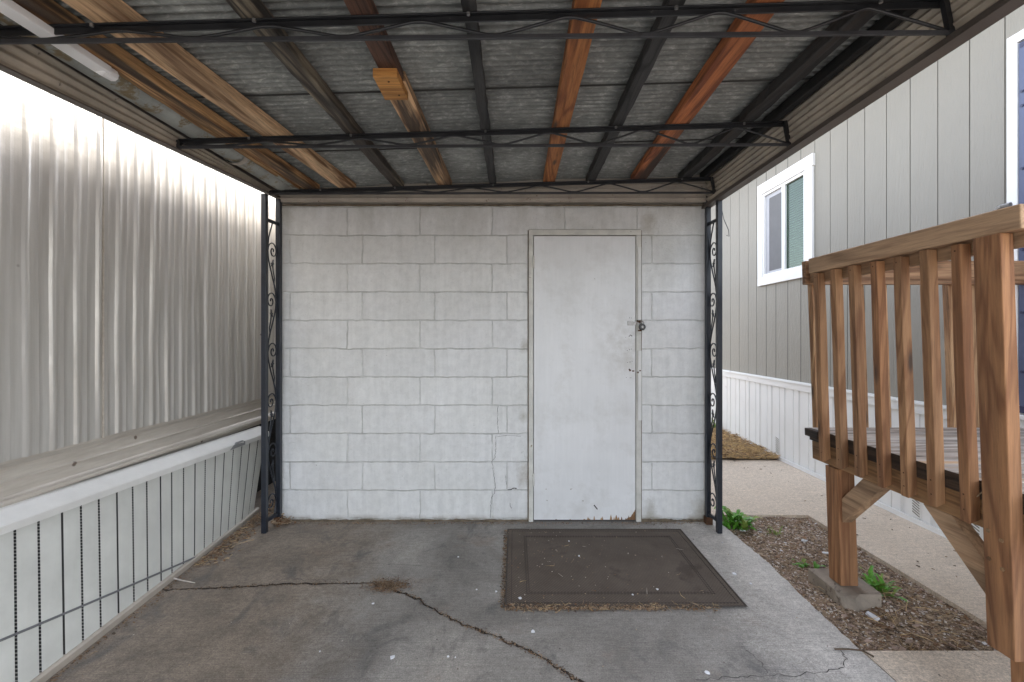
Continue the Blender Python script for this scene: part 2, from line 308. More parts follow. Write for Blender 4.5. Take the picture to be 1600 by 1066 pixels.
# concrete
def concrete(name, slab):
    m, t, b = newmat(name)
    v, tc = coords(t); sp = N(t, 'ShaderNodeSeparateXYZ'); L(t, tc.outputs['Object'], sp.inputs[0])
    n1 = noise_n(t, v, 1.1, 7, 0.62, 0.6); n2 = noise_n(t, v, 5, 8, 0.7); fine = noise_n(t, v, 160, 4, 0.7)
    br = noise_n(t, coords(t, (1.2, 55, 1))[0], 3.5, 4, 0.6)
    if slab:
        c = ramp(t, n1, [(0.30, (0.150,0.138,0.125)), (0.48, (0.262,0.246,0.226)), (0.66, (0.41,0.388,0.36))])
        bx = math_n(t, 'ADD', sp.outputs[0], math_n(t, 'MULTIPLY', math_n(t, 'SUBTRACT', n2, 0.5), 1.1))
        bf = ramp(t, math_n(t, 'MULTIPLY_ADD', bx, 0.5), [(0.05, 0.85), (0.42, 0.75), (0.62, 0.0)]); bf.node.inputs[0]
        for n_ in t.nodes:
            if n_.type == 'MATH' and n_.operation == 'MULTIPLY_ADD': n_.inputs[2].default_value = 0.95
        c = mix(t, bf, c, mix(t, 1.0, (0.265,0.212,0.162), ramp(t, n2, [(0.3, 0.55), (0.7, 1.3)]), 'MULTIPLY'))
        # brownish patches and dark blotches
        c = mix(t, ramp(t, noise_n(t, v, 2.3, 6, 0.7), [(0.56, 0), (0.70, 0.55)]), c, (0.235,0.165,0.125))
        c = mix(t, ramp(t, noise_n(t, coords(t, (1.6, 1, 1))[0], 3.1, 6, 0.7, 0.8), [(0.54, 0), (0.66, 0.6)]), c, (0.105,0.102,0.104))
        # rain-washed strip beyond the roof edge, with the daylight there painted in too
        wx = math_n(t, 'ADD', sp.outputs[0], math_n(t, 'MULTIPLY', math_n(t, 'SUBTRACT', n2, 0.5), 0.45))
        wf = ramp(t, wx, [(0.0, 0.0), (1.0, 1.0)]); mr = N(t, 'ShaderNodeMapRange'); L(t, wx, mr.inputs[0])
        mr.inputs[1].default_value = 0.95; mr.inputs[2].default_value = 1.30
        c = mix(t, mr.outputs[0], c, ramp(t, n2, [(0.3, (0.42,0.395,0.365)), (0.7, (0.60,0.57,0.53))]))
    else:
        c = ramp(t, n1, [(0.3, (0.60,0.50,0.395)), (0.7, (0.72,0.61,0.495))])
        c = mix(t, 0.6, c, ramp(t, n2, [(0.3, 0.86), (0.7, 1.06)]), 'MULTIPLY')
        c = mix(t, ramp(t, noise_n(t, v, 60, 4, 0.7), [(0.64, 0), (0.72, 0.6)]), c, (0.24,0.20,0.16))
    c = mix(t, 0.7, c, ramp(t, br, [(0.3, 0.75), (0.7, 1.15)]), 'MULTIPLY')
    c = mix(t, 0.8, c, ramp(t, fine, [(0.3, 0.6), (0.7, 1.3)]), 'MULTIPLY')
    c = mix(t, 0.7, c, ramp(t, noise_n(t, v, 40, 6, 0.75), [(0.35, 0.72), (0.65, 1.18)]), 'MULTIPLY')
    dk = ramp(t, noise_n(t, v, 34, 3, 0.5), [(0.735, 0), (0.76, 0.8)]); c = mix(t, dk, c, (0.05,0.045,0.04))
    L(t, c, b.inputs['Base Color'])
    L(t, ramp(t, n2, [(0.3, 0.62), (0.7, 0.85)]), b.inputs['Roughness'])
    bump(t, b, math_n(t, 'ADD', math_n(t, 'MULTIPLY', fine, 0.5), math_n(t, 'ADD', br, n2)), 0.35, 0.004)
    return m
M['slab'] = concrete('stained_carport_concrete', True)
M['walk'] = concrete('tan_walk_concrete', False)
M['bounce_grey'] = simple('grey_bounce_paving', (0.36,0.355,0.35), 0.9, 0, 0.2, 2)
M['footing'] = simple('weathered_footing_concrete', (0.30,0.25,0.20), 0.9, 0, 0.35, 9, 0.6, 0.006, spots=((0.12,0.09,0.07), 12, 0.6))
M['soil'] = simple('dry_soil', (0.22,0.155,0.11), 1.0, 0, 0.5, 14, 0.8, 0.01, spots=((0.07,0.045,0.03), 30, 0.55), fine=90)
M['soil_straw'] = simple('straw_covered_soil', (0.50,0.34,0.17), 1.0, 0, 0.5, 9, 0.8, 0.01)

# rubber mat: diagonal ribs
m, t, b = newmat('brown_ribbed_rubber'); M['mat'] = m
v, tc = coords(t); sp = N(t, 'ShaderNodeSeparateXYZ'); L(t, v, sp.inputs[0])
d = math_n(t, 'ADD', sp.outputs[0], sp.outputs[1]); w1 = math_n(t, 'SINE', math_n(t, 'MULTIPLY', d, 370.0))
n1 = noise_n(t, v, 4, 6, 0.65); n2 = noise_n(t, v, 90, 4, 0.7)
c = ramp(t, n1, [(0.3, (0.100,0.076,0.058)), (0.7, (0.160,0.126,0.100))])
c = mix(t, 0.9, c, ramp(t, w1, [(0.2, 0.62), (0.8, 1.15)]), 'MULTIPLY')
c = mix(t, ramp(t, noise_n(t, v, 3.3, 5, 0.6), [(0.60, 0), (0.66, 0.6)]), c, (0.045,0.033,0.026))
c = mix(t, ramp(t, noise_n(t, v, 130, 2, 0.5), [(0.70, 0), (0.73, 0.8)]), c, (0.30,0.22,0.15))
L(t, c, b.inputs['Base Color']); b.inputs['Roughness'].default_value = 0.8
bump(t, b, math_n(t, 'ADD', w1, n2), 0.5, 0.003)
M['mat_edge'] = simple('dark_rubber_border', (0.062,0.049,0.040), 0.75, 0, 0.3, 20, 0.3)

# glass, blinds, screen
def glassy(name, tint, refl=0.12):
    m = bpy.data.materials.new(name); m.use_nodes = True; t = m.node_tree; t.nodes.remove(t.nodes['Principled BSDF'])
    o = t.nodes['Material Output']; tr = N(t, 'ShaderNodeBsdfTransparent'); tr.inputs[0].default_value = (*tint, 1)
    gl = N(t, 'ShaderNodeBsdfGlossy'); gl.inputs['Roughness'].default_value = 0.02
    lw = N(t, 'ShaderNodeLayerWeight'); lw.inputs[0].default_value = 0.35
    mx = N(t, 'ShaderNodeMixShader'); ff = math_n(t, 'MAXIMUM', math_n(t, 'MULTIPLY', lw.outputs[0], 0.22), refl*0.6)
    L(t, ff, mx.inputs[0]); L(t, tr.outputs[0], mx.inputs[1]); L(t, gl.outputs[0], mx.inputs[2]); L(t, mx.outputs[0], o.inputs[0])
    return m
M['glass'] = glassy('green_tinted_glass', (0.50,0.60,0.53), 0.10)
M['screen'] = simple('grey_insect_screen', (0.17,0.17,0.175), 0.8, 0, 0.15, 6, 0)
M['blind'] = simple('pale_blind_slat', (0.36,0.40,0.36), 0.6, 0, 0.05, 6, 0)
M['sash_grey'] = simple('grey_sash_track', (0.45,0.45,0.48), 0.5, 0, 0.1, 6, 0)  # plain grey of the screen frame
M['blue'] = simple('slate_blue_door_paint', (0.085,0.105,0.19), 0.4, 0, 0.15, 5, 0.15)
M['blue_dark'] = simple('dark_blue_edge', (0.03,0.035,0.09), 0.4, 0, 0.2, 5, 0.15)

# ---------------------------------------------------------------- mesh helpers
class MB:
    def __init__(s): s.v = []; s.f = []; s.m = []
    def face(s, pts, m=0):
        i = len(s.v); s.v += [tuple(p) for p in pts]; s.f.append(tuple(range(i, i+len(pts)))); s.m.append(m)
    def box(s, x0, x1, y0, y1, z0, z1, m=0):
        i = len(s.v)
        s.v += [(x,y,z) for z in (z0,z1) for y in (y0,y1) for x in (x0,x1)]
        for q in ((0,2,3,1),(4,5,7,6),(0,1,5,4),(2,6,7,3),(0,4,6,2),(1,3,7,5)):
            s.f.append(tuple(i+k for k in q)); s.m.append(m)
    def hexa(s, p, m=0):           # 8 corners ordered like box
        i = len(s.v); s.v += [tuple(q) for q in p]
        for q in ((0,2,3,1),(4,5,7,6),(0,1,5,4),(2,6,7,3),(0,4,6,2),(1,3,7,5)):
            s.f.append(tuple(i+k for k in q)); s.m.append(m)
    def bar(s, a, b, w, h, up=(0,0,1), m=0):
        a = Vector(a); b = Vector(b); d = (b-a).normalized(); up = Vector(up); r = d.cross(up).normalized(); u = r.cross(d).normalized()
        i = len(s.v)
        for p in (a, b):
            for (sx, su) in ((-1,-1),(1,-1),(1,1),(-1,1)): s.v.append(tuple(p+r*sx*w/2+u*su*h/2))
        for q in ((0,1,2,3),(7,6,5,4),(0,4,5,1),(1,5,6,2),(2,6,7,3),(3,7,4,0)): s.f.append(tuple(i+k for k in q)); s.m.append(m)
    def tube(s, pts, r, n=8, m=0, cap=True, r2=None):
        pts = [Vector(p) for p in pts]; i0 = len(s.v); L_ = len(pts); prev = None
        for k, p in enumerate(pts):
            d = (pts[min(k+1, L_-1)]-pts[max(k-1, 0)]).normalized()
            if prev is None:
                a = Vector((0,0,1)) if abs(d.z) < 0.9 else Vector((1,0,0)); u = d.cross(a).normalized()
            else: u = (prev - d*prev.dot(d)).normalized()
            prev = u; w = d.cross(u); rr = r if r2 is None else r+(r2-r)*k/(L_-1)
            for j in range(n):
                an = 2*math.pi*j/n; s.v.append(tuple(p+(u*math.cos(an)+w*math.sin(an))*rr))
        for k in range(L_-1):
            for j in range(n):
                a = i0+k*n+j; b_ = i0+k*n+(j+1)%n; s.f.append((a, b_, b_+n, a+n)); s.m.append(m)
        if cap:
            s.f.append(tuple(i0+j for j in reversed(range(n)))); s.m.append(m)
            s.f.append(tuple(i0+(L_-1)*n+j for j in range(n))); s.m.append(m)
    def grid(s, fn, nu, nv, m=0):
        i = len(s.v)
        for a in range(nu+1):
            for b_ in range(nv+1): s.v.append(tuple(fn(a/nu, b_/nv)))
        for a in range(nu):
            for b_ in range(nv):
                q = i+a*(nv+1)+b_; s.f.append((q, q+1, q+nv+2, q+nv+1)); s.m.append(m)
    def build(s, name, mats, parent=None, bevel=0, smooth=False, shear=None, recalc=True):
        org = ORG(parent)
        vs = s.v
        if shear: vs = [shear(p) for p in vs]
        me = bpy.data.meshes.new(name)
        me.from_pydata([(x-org[0], y-org[1], z-org[2]) for x, y, z in vs], [], s.f)
        if not isinstance(mats, (list, tuple)): mats = [mats]
        for q in mats: me.materials.append(q)
        me.polygons.foreach_set('material_index', s.m)
        if smooth: me.polygons.foreach_set('use_smooth', [True]*len(s.f))
        me.update()
        o = bpy.data.objects.new(name, me); COL.objects.link(o)
        if parent: o.parent = parent
        if recalc:
            import bmesh
            bm = bmesh.new(); bm.from_mesh(me); bmesh.ops.recalc_face_normals(bm, faces=bm.faces); bm.to_mesh(me); bm.free()
        if bevel:
            md = o.modifiers.new('b', 'BEVEL'); md.width = bevel; md.segments = 2; md.limit_method = 'ANGLE'; md.angle_limit = R(40)
        return o
def ORG(p):
    x = y = z = 0.0
    while p is not None:
        x += p.location[0]; y += p.location[1]; z += p.location[2]; p = p.parent
    return (x, y, z)
def thing(name, loc, label, cat, group=None):
    o = bpy.data.objects.new(name, None); COL.objects.link(o); o.location = loc; o.empty_display_size = 0.1
    o['label'] = label; o['category'] = cat
    if group: o['group'] = group
    return o
def tag(o, label, cat, group=None):
    o['label'] = label; o['category'] = cat
    if group: o['group'] = group
    return o
def struct(o, kind='structure', label=None):
    o['kind'] = kind
    if label: o['label'] = label
    return o
def lab(o, s): o['label'] = s; return o

# ================================================================= GROUND
b_ = MB()
b_.face([(-60,-60,-0.09),(60,-60,-0.09),(60,60,-0.09),(-60,60,-0.09)]); struct(b_.build('ground', M['soil']))

# slab
def ribbon(mb, pts, w, z, m, jit=0.012, sub=5, taper=True, wmin=0.25):
    P = []
    for i in range(len(pts)-1):
        for k in range(sub):
            f = k/sub; x = pts[i][0]*(1-f)+pts[i+1][0]*f; y = pts[i][1]*(1-f)+pts[i+1][1]*f
            P.append(Vector((x+random.uniform(-jit, jit)*0.6, y+random.uniform(-jit, jit), z)))
    P.append(Vector((pts[-1][0], pts[-1][1], z)))
    lastl = lastr = None
    for i, p in enumerate(P):
        d = (P[min(i+1, len(P)-1)]-P[max(i-1, 0)]).normalized(); nrm = Vector((-d.y, d.x, 0))
        ww = w*random.uniform(wmin, 1.0)
        if i == len(P)-1: ww = w*0.1
        l_, r_ = p+nrm*ww, p-nrm*ww
        if lastl is not None: mb.face([lastl, lastr, r_, l_], m)
        lastl, lastr = l_, r_
CR = [(-1.86,2.37),(-1.799,2.364),(-1.614,2.376),(-1.484,2.382),(-1.361,2.4),(-1.232,2.413),(-1.033,2.425),(-0.761,2.425),(-0.687,2.406),(-0.587,2.346),(-0.493,2.289),(-0.398,2.208),(-0.309,2.133),(-0.212,2.063),(-0.108,2.018),(-0.036,1.963),(0.046,1.915),(0.123,1.858),(0.194,1.788),(0.249,1.735),(0.40,1.62),(0.52,1.45),(0.7,1.3)]
SC = [(0.70,1.745),(0.807,1.754),(0.897,1.761),(0.991,1.774),(1.086,1.767),(1.229,1.794),(1.32,1.822),(1.357,1.858),(1.368,1.91)]
b_ = MB()
edge = [(1.475,-3.0),(1.47,0.5),(1.462,1.3),(1.457,1.911),(1.462,2.2),(1.478,2.6),(1.472,2.9),(1.460,3.15),(1.452,3.36)]
E2 = []
for i in range(len(edge)-1):
    for k in range(8):
        f = k/8; x = edge[i][0]*(1-f)+edge[i+1][0]*f; y = edge[i][1]*(1-f)+edge[i+1][1]*f
        E2.append((x+(random.uniform(-0.006,0.006) if y > 1.9 else 0), y))
E2.append(edge[-1])
left = [(-2.3, 6.4), (-2.3, -3.0)]
poly = [(x, y, 0.0) for x, y in E2]+[(1.452,6.4,0.0)]+[(x, y, 0.0) for x, y in left]
b_.face(poly)
for i in range(len(poly)):
    a = poly[i]; c = poly[(i+1) % len(poly)]; b_.face([a, c, (c[0],c[1],-0.1), (a[0],a[1],-0.1)])
ribbon(b_, CR, 0.0085, 0.0015, 1, 0.010)
ribbon(b_, SC, 0.0022, 0.0015, 2, 0.010)
ribbon(b_, [(0.991,1.774),(1.0,1.85),(0.97,1.92)], 0.0016, 0.0017, 2)
ribbon(b_, [(-0.90,2.44),(-1.0,2.46),(-1.1,2.47),(-1.2,2.455)], 0.002, 0.0015, 2)
ribbon(b_, [(-0.866,2.644),(-0.65,2.622),(-0.45,2.60),(-0.156,2.578)], 0.0014, 0.0015, 2, 0.002)
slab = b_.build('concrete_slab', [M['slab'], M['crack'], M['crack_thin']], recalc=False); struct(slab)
b_ = MB()   # thin lip of mortar and dirt where the wall meets the slab
def bead(x0, x1, y, r, mb, m=0, n=90):
    def fn(u, v):
        x = x0+(x1-x0)*u; a = v*math.pi/2
        q = noise.noise(Vector((x*9, 3.1, 0)))*0.5+0.7+noise.noise(Vector((x*45, 1.1, v*2)))*0.3
        return (x, y-math.cos(a)*r*q*1.6, max(math.sin(a)*r*q, 0.0006))
    mb.grid(fn, n, 4, m)

# walkways
def sheet(name, pts, z, m, depth=0.1):
    b = MB(); P = [(x, y, z) for x, y in pts]; b.face(P)
    for i in range(len(P)):
        a = P[i]; c = P[(i+1) % len(P)]; b.face([a, c, (c[0],c[1],z-depth), (a[0],a[1],z-depth)])
    return struct(b.build(name, m))
sheet('walkway', [(2.175,1.919),(2.86,1.919),(2.86,3.35),(2.165,3.35)], 0.0, M['walk'])
sheet('walkway', [(1.460,3.358),(2.86,3.358),(2.86,4.86),(1.460,4.87)], -0.002, M['walk'])
sheet('walkway', [(1.482,-3.0),(2.86,-3.0),(2.86,1.911),(1.464,1.911),(1.470,1.3),(1.478,0.5)], -0.002, M['walk'])
sheet('bounce_paving', [(-9,-14),(9,-14),(9,-3.01),(-9,-3.01)], -0.004, M['bounce_grey'])  # unseen paving added behind the camera to bounce light under the roof

# soil bed
b_ = MB()
def bed(u, v):
    x = 1.44+(2.20-1.44)*u; y = 1.90+(3.38-1.90)*v
    return (x, y, -0.022+noise.noise(Vector((x*5, y*5, 0)))*0.014+noise.noise(Vector((x*22, y*22, 4)))*0.006)
b_.grid(bed, 60, 110); struct(b_.build('soil_bed', M['soil'], smooth=True))
b_ = MB()
def bed2(u, v):
    x = 1.40+(2.88-1.40)*u; y = 4.84+(12-4.84)*v
    return (x, y, 0.012+0.03*min(1, v*8)+noise.noise(Vector((x*4, y*4, 9)))*0.02)
b_.grid(bed2, 30, 120); struct(b_.build('straw_bed', M['soil_straw'], smooth=True))

def chips(mb, n, pos, size, mats, flat=0.5):
    for _ in range(n):
        x, y, z = pos(); L_ = random.uniform(*size); w = L_*random.uniform(0.25, 0.7); h = L_*random.uniform(0.08, 0.25)
        a = random.uniform(0, math.pi*2); tl = random.gauss(0, 0.35)*flat
        mt = random.choice(mats); d = Vector((math.cos(a), math.sin(a), tl)); 
        c = Vector((x, y, z+h*0.4)); mb.bar(c-d*L_/2, c+d*L_/2, w, h, (random.gauss(0,0.3), random.gauss(0,0.3), 1), mt)
def straws(mb, n, pos, ln, r, mats, lift=0.3):
    for _ in range(n):
        x, y, z = pos(); L_ = random.uniform(*ln); a = random.uniform(0, math.pi*2); e = random.uniform(-0.05, lift)
        p = Vector((x, y, z)); d = Vector((math.cos(a), math.sin(a), e)); k = Vector((random.gauss(0,1), random.gauss(0,1), random.gauss(0,.4)))*L_*0.12
        p0, p1, p2 = p, p+d*L_/2+k, p+d*L_
        nrm = Vector((-d.y, d.x, 0))*r; up = Vector((0,0,r))
        mt = random.choice(mats)
        mb.face([p0-nrm, p0+nrm, p1+nrm, p1-nrm], mt); mb.face([p1-nrm, p1+nrm, p2+nrm*.3, p2-nrm*.3], mt)
        mb.face([p0-up, p0+up, p1+up, p1-up], mt); mb.face([p1-up, p1+up, p2+up*.3, p2-up*.3], mt)
CH = [M['chip_dark'], M['chip_mid'], M['chip_tan'], M['chip_pale'], M['chip_pink'], M['straw'], M['dead_leaf'], M['white_bit']]
def inbed():
    u, v = random.random(), random.random(); p = bed(u, v); return p
b_ = MB(); chips(b_, 15000, inbed, (0.004, 0.015), [0,0,1,1,1,2,2,2,4,4,6,3,3])
chips(b_, 500, inbed, (0.014, 0.032), [1,2,6,1,4])
def frontbed():
    u = random.random()**0.7; v = random.random()**2*0.45; return bed(u, v)
straws(b_, 520, frontbed, (0.03, 0.12), 0.0012, [5,2,6,2])
chips(b_, 16, inbed, (0.015, 0.05), [7])
struct(b_.build('mulch', CH, recalc=False), 'stuff', 'brown wood chips and gravel covering the soil bed')
b_ = MB()
def instraw():
    u, v = random.random(), random.random()**1.6; p = bed2(u, v); return (p[0], p[1], p[2]+random.uniform(0, 0.025))
straws(b_, 10000, instraw, (0.03, 0.10), 0.0028, [5,5,5,2,6], 0.5)
chips(b_, 2500, instraw, (0.015, 0.04), [5,2,5,6])
struct(b_.build('dry_grass', CH, recalc=False), 'stuff', 'dry tan grass clippings beside the white skirting')

# ================================================================= SHED of painted block
WX0, WX1, WY, WTOP = -1.694, 1.400, 3.247, 2.25
DX0, DX1, DZ = 0.105, 0.904, 2.073
shed = thing('block_shed', (0, WY, 0), 'white painted concrete block shed with one flush white door', 'shed')
b_ = MB()
def panel(x0, x1, z0, z1, nx, nz):
    # gently uneven hand-painted surface
    def fn(u, v):
        x = x0+(x1-x0)*u; z = z0+(z1-z0)*v
        e = min(x-WX0, WX1-x, 1.0); k = 0.003*noise.noise(Vector((x*3, z*3, 0)))
        return (x, WY+k, z)
    b_.grid(fn, nx, nz)
panel(WX0, DX0+0.012, 0, WTOP, 60, 60); panel(DX1-0.012, WX1, 0, WTOP, 24, 60); panel(DX0+0.012, DX1-0.012, DZ-0.012, WTOP, 20, 8)
b_.face([(WX0,WY,0),(WX0,WY+2.6,0),(WX0,WY+2.6,WTOP),(WX0,WY,WTOP)]); b_.face([(WX1,WY,0),(WX1,WY+2.6,0),(WX1,WY+2.6,WTOP),(WX1,WY,WTOP)])
b_.face([(WX0,WY+2.6,0),(WX1,WY+2.6,0),(WX1,WY+2.6,WTOP),(WX0,WY+2.6,WTOP)])
def wr(pts, w):      # crack drawn on the wall plane, pts are x,z
    P = []
    for i in range(len(pts)-1):
        for k in range(6):
            f = k/6; P.append((pts[i][0]*(1-f)+pts[i+1][0]*f+random.uniform(-.003,.003), pts[i][1]*(1-f)+pts[i+1][1]*f))
    P.append(pts[-1])
    for i in range(len(P)-1):
        w1 = w*random.uniform(.5,1.2); (x0,z0),(x1,z1) = P[i], P[i+1]
        horizontal = abs(x1-x0) > abs(z1-z0)
        y = WY-0.0045
        if horizontal: b_.face([(x0,y,z0-w1),(x1,y,z1-w1),(x1,y,z1+w1),(x0,y,z0+w1)], 1)
        else: b_.face([(x0-w1,y,z0),(x0+w1,y,z0),(x1+w1,y,z1),(x1-w1,y,z1)], 1)
wr([(-0.128,0.612),(-0.131,0.54),(-0.130,0.50),(-0.135,0.45),(-0.155,0.428),(-0.148,0.36),(-0.137,0.30),(-0.134,0.21),(-0.158,0.17),(-0.165,0.10),(-0.169,0.025)], 0.0013)
wr([(-0.122,0.60),(-0.05,0.612),(0.05,0.605)], 0.001)
wr([(-0.062,0.33),(-0.055,0.26)], 0.001); wr([(-0.03,0.13),(-0.02,0.09)], 0.0016)
wr([(-0.045,0.222),(-0.02,0.226),(0.0,0.236),(0.02,0.232)], 0.0035)
wr([(-0.115,0.82),(-0.116,0.70),(-0.112,0.625)], 0.0012)
b_.build('block_wall', [M['block'], M['crack_thin']], shed, recalc=False)
b_ = MB(); bead(WX0, DX0, WY, 0.014, b_); bead(DX1, WX1, WY, 0.018, b_); b_.build('mortar_lip', M['dirt_edge'], shed, smooth=True)
# ribbed metal fascia above the wall
b_ = MB()
zs = []; z = 2.262
for i in range(8):
    for (dz_, dy_) in ((0,0),(0.016,0),(0.021,-0.010),(0.026,-0.010),(0.031,0)): zs.append((z+dz_, dy_))
    z += 0.033
zs.append((z, 0))
for i in range(len(zs)-1):
    b_.face([(-1.66,WY-0.05+zs[i][1],zs[i][0]),(1.40,WY-0.05+zs[i][1],zs[i][0]),(1.40,WY-0.05+zs[i+1][1],zs[i+1][0]),(-1.66,WY-0.05+zs[i+1][1],zs[i+1][0])])
b_.face([(-1.66,WY-0.05,2.262),(1.40,WY-0.05,2.262),(1.40,WY+0.01,2.262),(-1.66,WY+0.01,2.262)])
lab(b_.build('ribbed_fascia', M['trim_beige'], shed), 'beige ribbed metal strip above the block wall')
b_ = MB()
def lip(u, v):
    x = -1.65+3.04*u; a = v*2*math.pi; r = 0.006+0.002*noise.noise(Vector((x*14, 0, 0)))
    return (x, WY-0.010+math.cos(a)*r*1.2, 2.248+0.003*noise.noise(Vector((x*6, 5, 0)))+math.sin(a)*r)
b_.grid(lip, 160, 8); b_.build('caulk_seam', M['dirt_edge'], shed, smooth=True)
b_ = MB(); b_.box(WX0-0.01, WX1+0.01, WY+0.015, WY+2.7, 2.252, 2.56); b_.build('roof', M['fascia'], shed)
# door frame
b_ = MB()
y0, y1 = WY-0.022, WY+0.05
b_.box(DX0, DX0+0.032, y0, y1, 0.0, DZ-0.038)
b_.box(DX0, DX1, y0, y1, DZ-0.038, DZ)
b_.box(DX1-0.036, DX1, y0+0.004, y1, 0.0, DZ-0.0385)
df = b_.build('door_frame', M['jamb'], shed, bevel=0.003)
b_ = MB(); b_.box(DX1-0.027, DX1-0.001, y0-0.008, y0+0.0035, 0.722, 1.215); b_.box(DX1-0.027, DX1-0.002, y0-0.006, y0+0.0035, 1.345, 1.95)
lab(b_.build('stop_strip', M['jamb_white'], df, bevel=0.002), 'whiter broken wooden strip nailed on the right jamb')
b_ = MB()   # grimy gap lines
b_.box(DX0-0.007, DX0-0.0005, WY-0.006, WY+0.004, 0.0, DZ); b_.box(DX1+0.0005, DX1+0.007, WY-0.006, WY+0.004, 0.0, DZ)
b_.box(DX0, DX1, WY-0.006, WY+0.004, DZ+0.0005, DZ+0.005); b_.build('dirty_gap', M['dirt_edge'], df)
# door leaf with chipped bottom
lx0, lx1, lz0, lz1, ly = 0.142, 0.864, 0.012, 2.029, WY-0.010
dr = MB(); dr.box(lx0, lx1, ly, ly+0.04, lz0, lz1)
def spike(x, w, h, m=1, z=None, lean=0.0):
    z = lz0 if z is None else z; n = 6; P = [(x-w/2, z)]
    for i in range(1, n):
        f = i/n; hh = h*(1-abs(2*f-1))**0.8*random.uniform(.75,1.0); P.append((x-w/2+w*f+lean*hh, z+hh))
    P.append((x+w/2, z)); dr.face([(p[0], ly-0.0012, p[1]) for p in P], m)
for x, w, h in ((0.50,0.02,0.010),(0.527,0.016,0.030),(0.538,0.014,0.014),(0.571,0.012,0.040),(0.622,0.014,0.026),(0.630,0.010,0.040),(0.690,0.018,0.052),(0.712,0.010,0.028),(0.728,0.022,0.048),(0.744,0.016,0.036),(0.766,0.012,0.036),(0.797,0.012,0.020),(0.816,0.010,0.050),(0.40,0.014,0.008),(0.30,0.02,0.007)):
    spike(x, w, h*0.8)
dr.face([(p[0], ly-0.0014, p[1]) for p in ((0.800,lz0),(0.806,0.024),(0.815,0.030),(0.824,0.031),(0.832,0.034),(0.838,0.048),(0.845,0.055),(0.850,0.066),(0.857,0.071),(0.860,0.082),(0.864,0.084),(0.864,lz0))], 1)
dr.face([(p[0], ly-0.0012, p[1]) for p in ((0.566,0.115),(0.572,0.12),(0.596,0.09),(0.592,0.083))], 2)
def scuff(x, z, w, h, m=2):
    n = 7; dr.face([(x+math.cos(a)*w*random.uniform(.6,1), ly-0.0013, z+math.sin(a)*h*random.uniform(.6,1)) for a in [2*math.pi*i/n for i in range(n)]], m)
for x, z, w, h in ((0.823,1.448,.002,.008),(0.835,1.447,.003,.003),(0.820,1.318,.005,.004),(0.829,1.325,.008,.004),(0.838,1.320,.004,.006),(0.795,1.31,.003,.003),
                   (0.806,1.216,.003,.003),(0.823,1.222,.004,.004),(0.836,1.226,.003,.003),(0.808,1.131,.003,.003),(0.826,1.135,.003,.006),(0.840,1.138,.003,.003)): scuff(x, z, w, h)
scuff(0.826, 1.075, .012, .009, 3); scuff(0.848, 1.07, .012, .006, 3); scuff(0.82, 1.082, .006, .006, 2); scuff(0.800,1.024,.005,.002); scuff(0.83,1.022,.01,.0015)
leaf = dr.build('door_leaf', [M['door'], M['raw_wood'], M['crack'], M['rust']], shed, recalc=False)
lab(leaf, 'flush white door leaf with chipped bottom corner')
for z in (1.80, 0.255):
    b_ = MB(); b_.tube([(lx0-0.006, ly-0.012, z+k*0.0) for k in (0,)]+[(lx0-0.006, ly-0.012, z+0.09)], 0.006, 8)
    for k in range(5): b_.box(lx0-0.014, lx0+0.004, ly-0.0085, ly-0.002, z+k*0.018+0.001, z+k*0.018+0.016)
    b_.build('hinge', M['jamb'], leaf)
b_ = MB(); b_.box(0.806, 0.846, ly-0.005, ly-0.0015, 1.395, 1.425); b_.box(0.848, 0.872, ly-0.008, ly-0.003, 1.398, 1.422); b_.box(0.872, 0.893, y0-0.012, y0-0.009, 1.402, 1.418)
for k in (0.812, 0.826, 0.84): b_.tube([(k, ly-0.005, 1.410), (k, ly-0.008, 1.410)], 0.003, 8)
b_.build('hasp', M['steel'], leaf)
b_ = MB(); b_.tube([(0.885, y0-0.002, 1.42), (0.885, y0-0.022, 1.42)], 0.008, 8); b_.box(0.872, 0.900, y0-0.006, y0-0.0005, 1.406, 1.432); b_.build('staple', M['rust'], df)
for q in ((0.876,0.900,1.352,1.362),(0.872,0.882,1.056,1.068),(0.886,0.898,1.07,1.078)):
    b_ = MB(); b_.box(q[0],q[1],y0-0.0105,y0-0.0085,q[2],q[3]); b_.build('rusty_mark', M['rust'], df)
pl = thing('padlock', (0.900, y0-0.03, 1.385), 'small round black padlock hanging on the door hasp', 'padlock')
b_ = MB(); 
for k in range(1): b_.tube([(0.902, y0-0.012, 1.383), (0.902, y0-0.034, 1.383)], 0.024, 20)
b_.build('lock_body', M['black_plastic'], pl, bevel=0.004)
b_ = MB(); b_.tube([(0.902+math.cos(a)*0.013, y0-0.022, 1.405+math.sin(a)*0.018) for a in [math.pi*k/10 for k in range(11)]], 0.0032, 8); b_.build('shackle', M['steel'], pl)
b_ = MB(); b_.tube([(0.902, y0-0.0342, 1.383), (0.902, y0-0.037, 1.383)], 0.008, 12); b_.build('keyhole_plate', M['steel'], pl)

# ================================================================= CARPORT
def rise(y): return 0.015*(y-1.4)
def ztop(x, y): return CAMZ+0.992+0.030*x+rise(y)          # centre of the top chords
YB, YF = 3.19, -0.7  # unseen front end kept short so daylight gets under the roof
cp = thing('carport', (0, 3.1, 0), 'carport with galvanised roof, mixed wooden beams, black steel trusses and scrolled iron posts', 'carport')
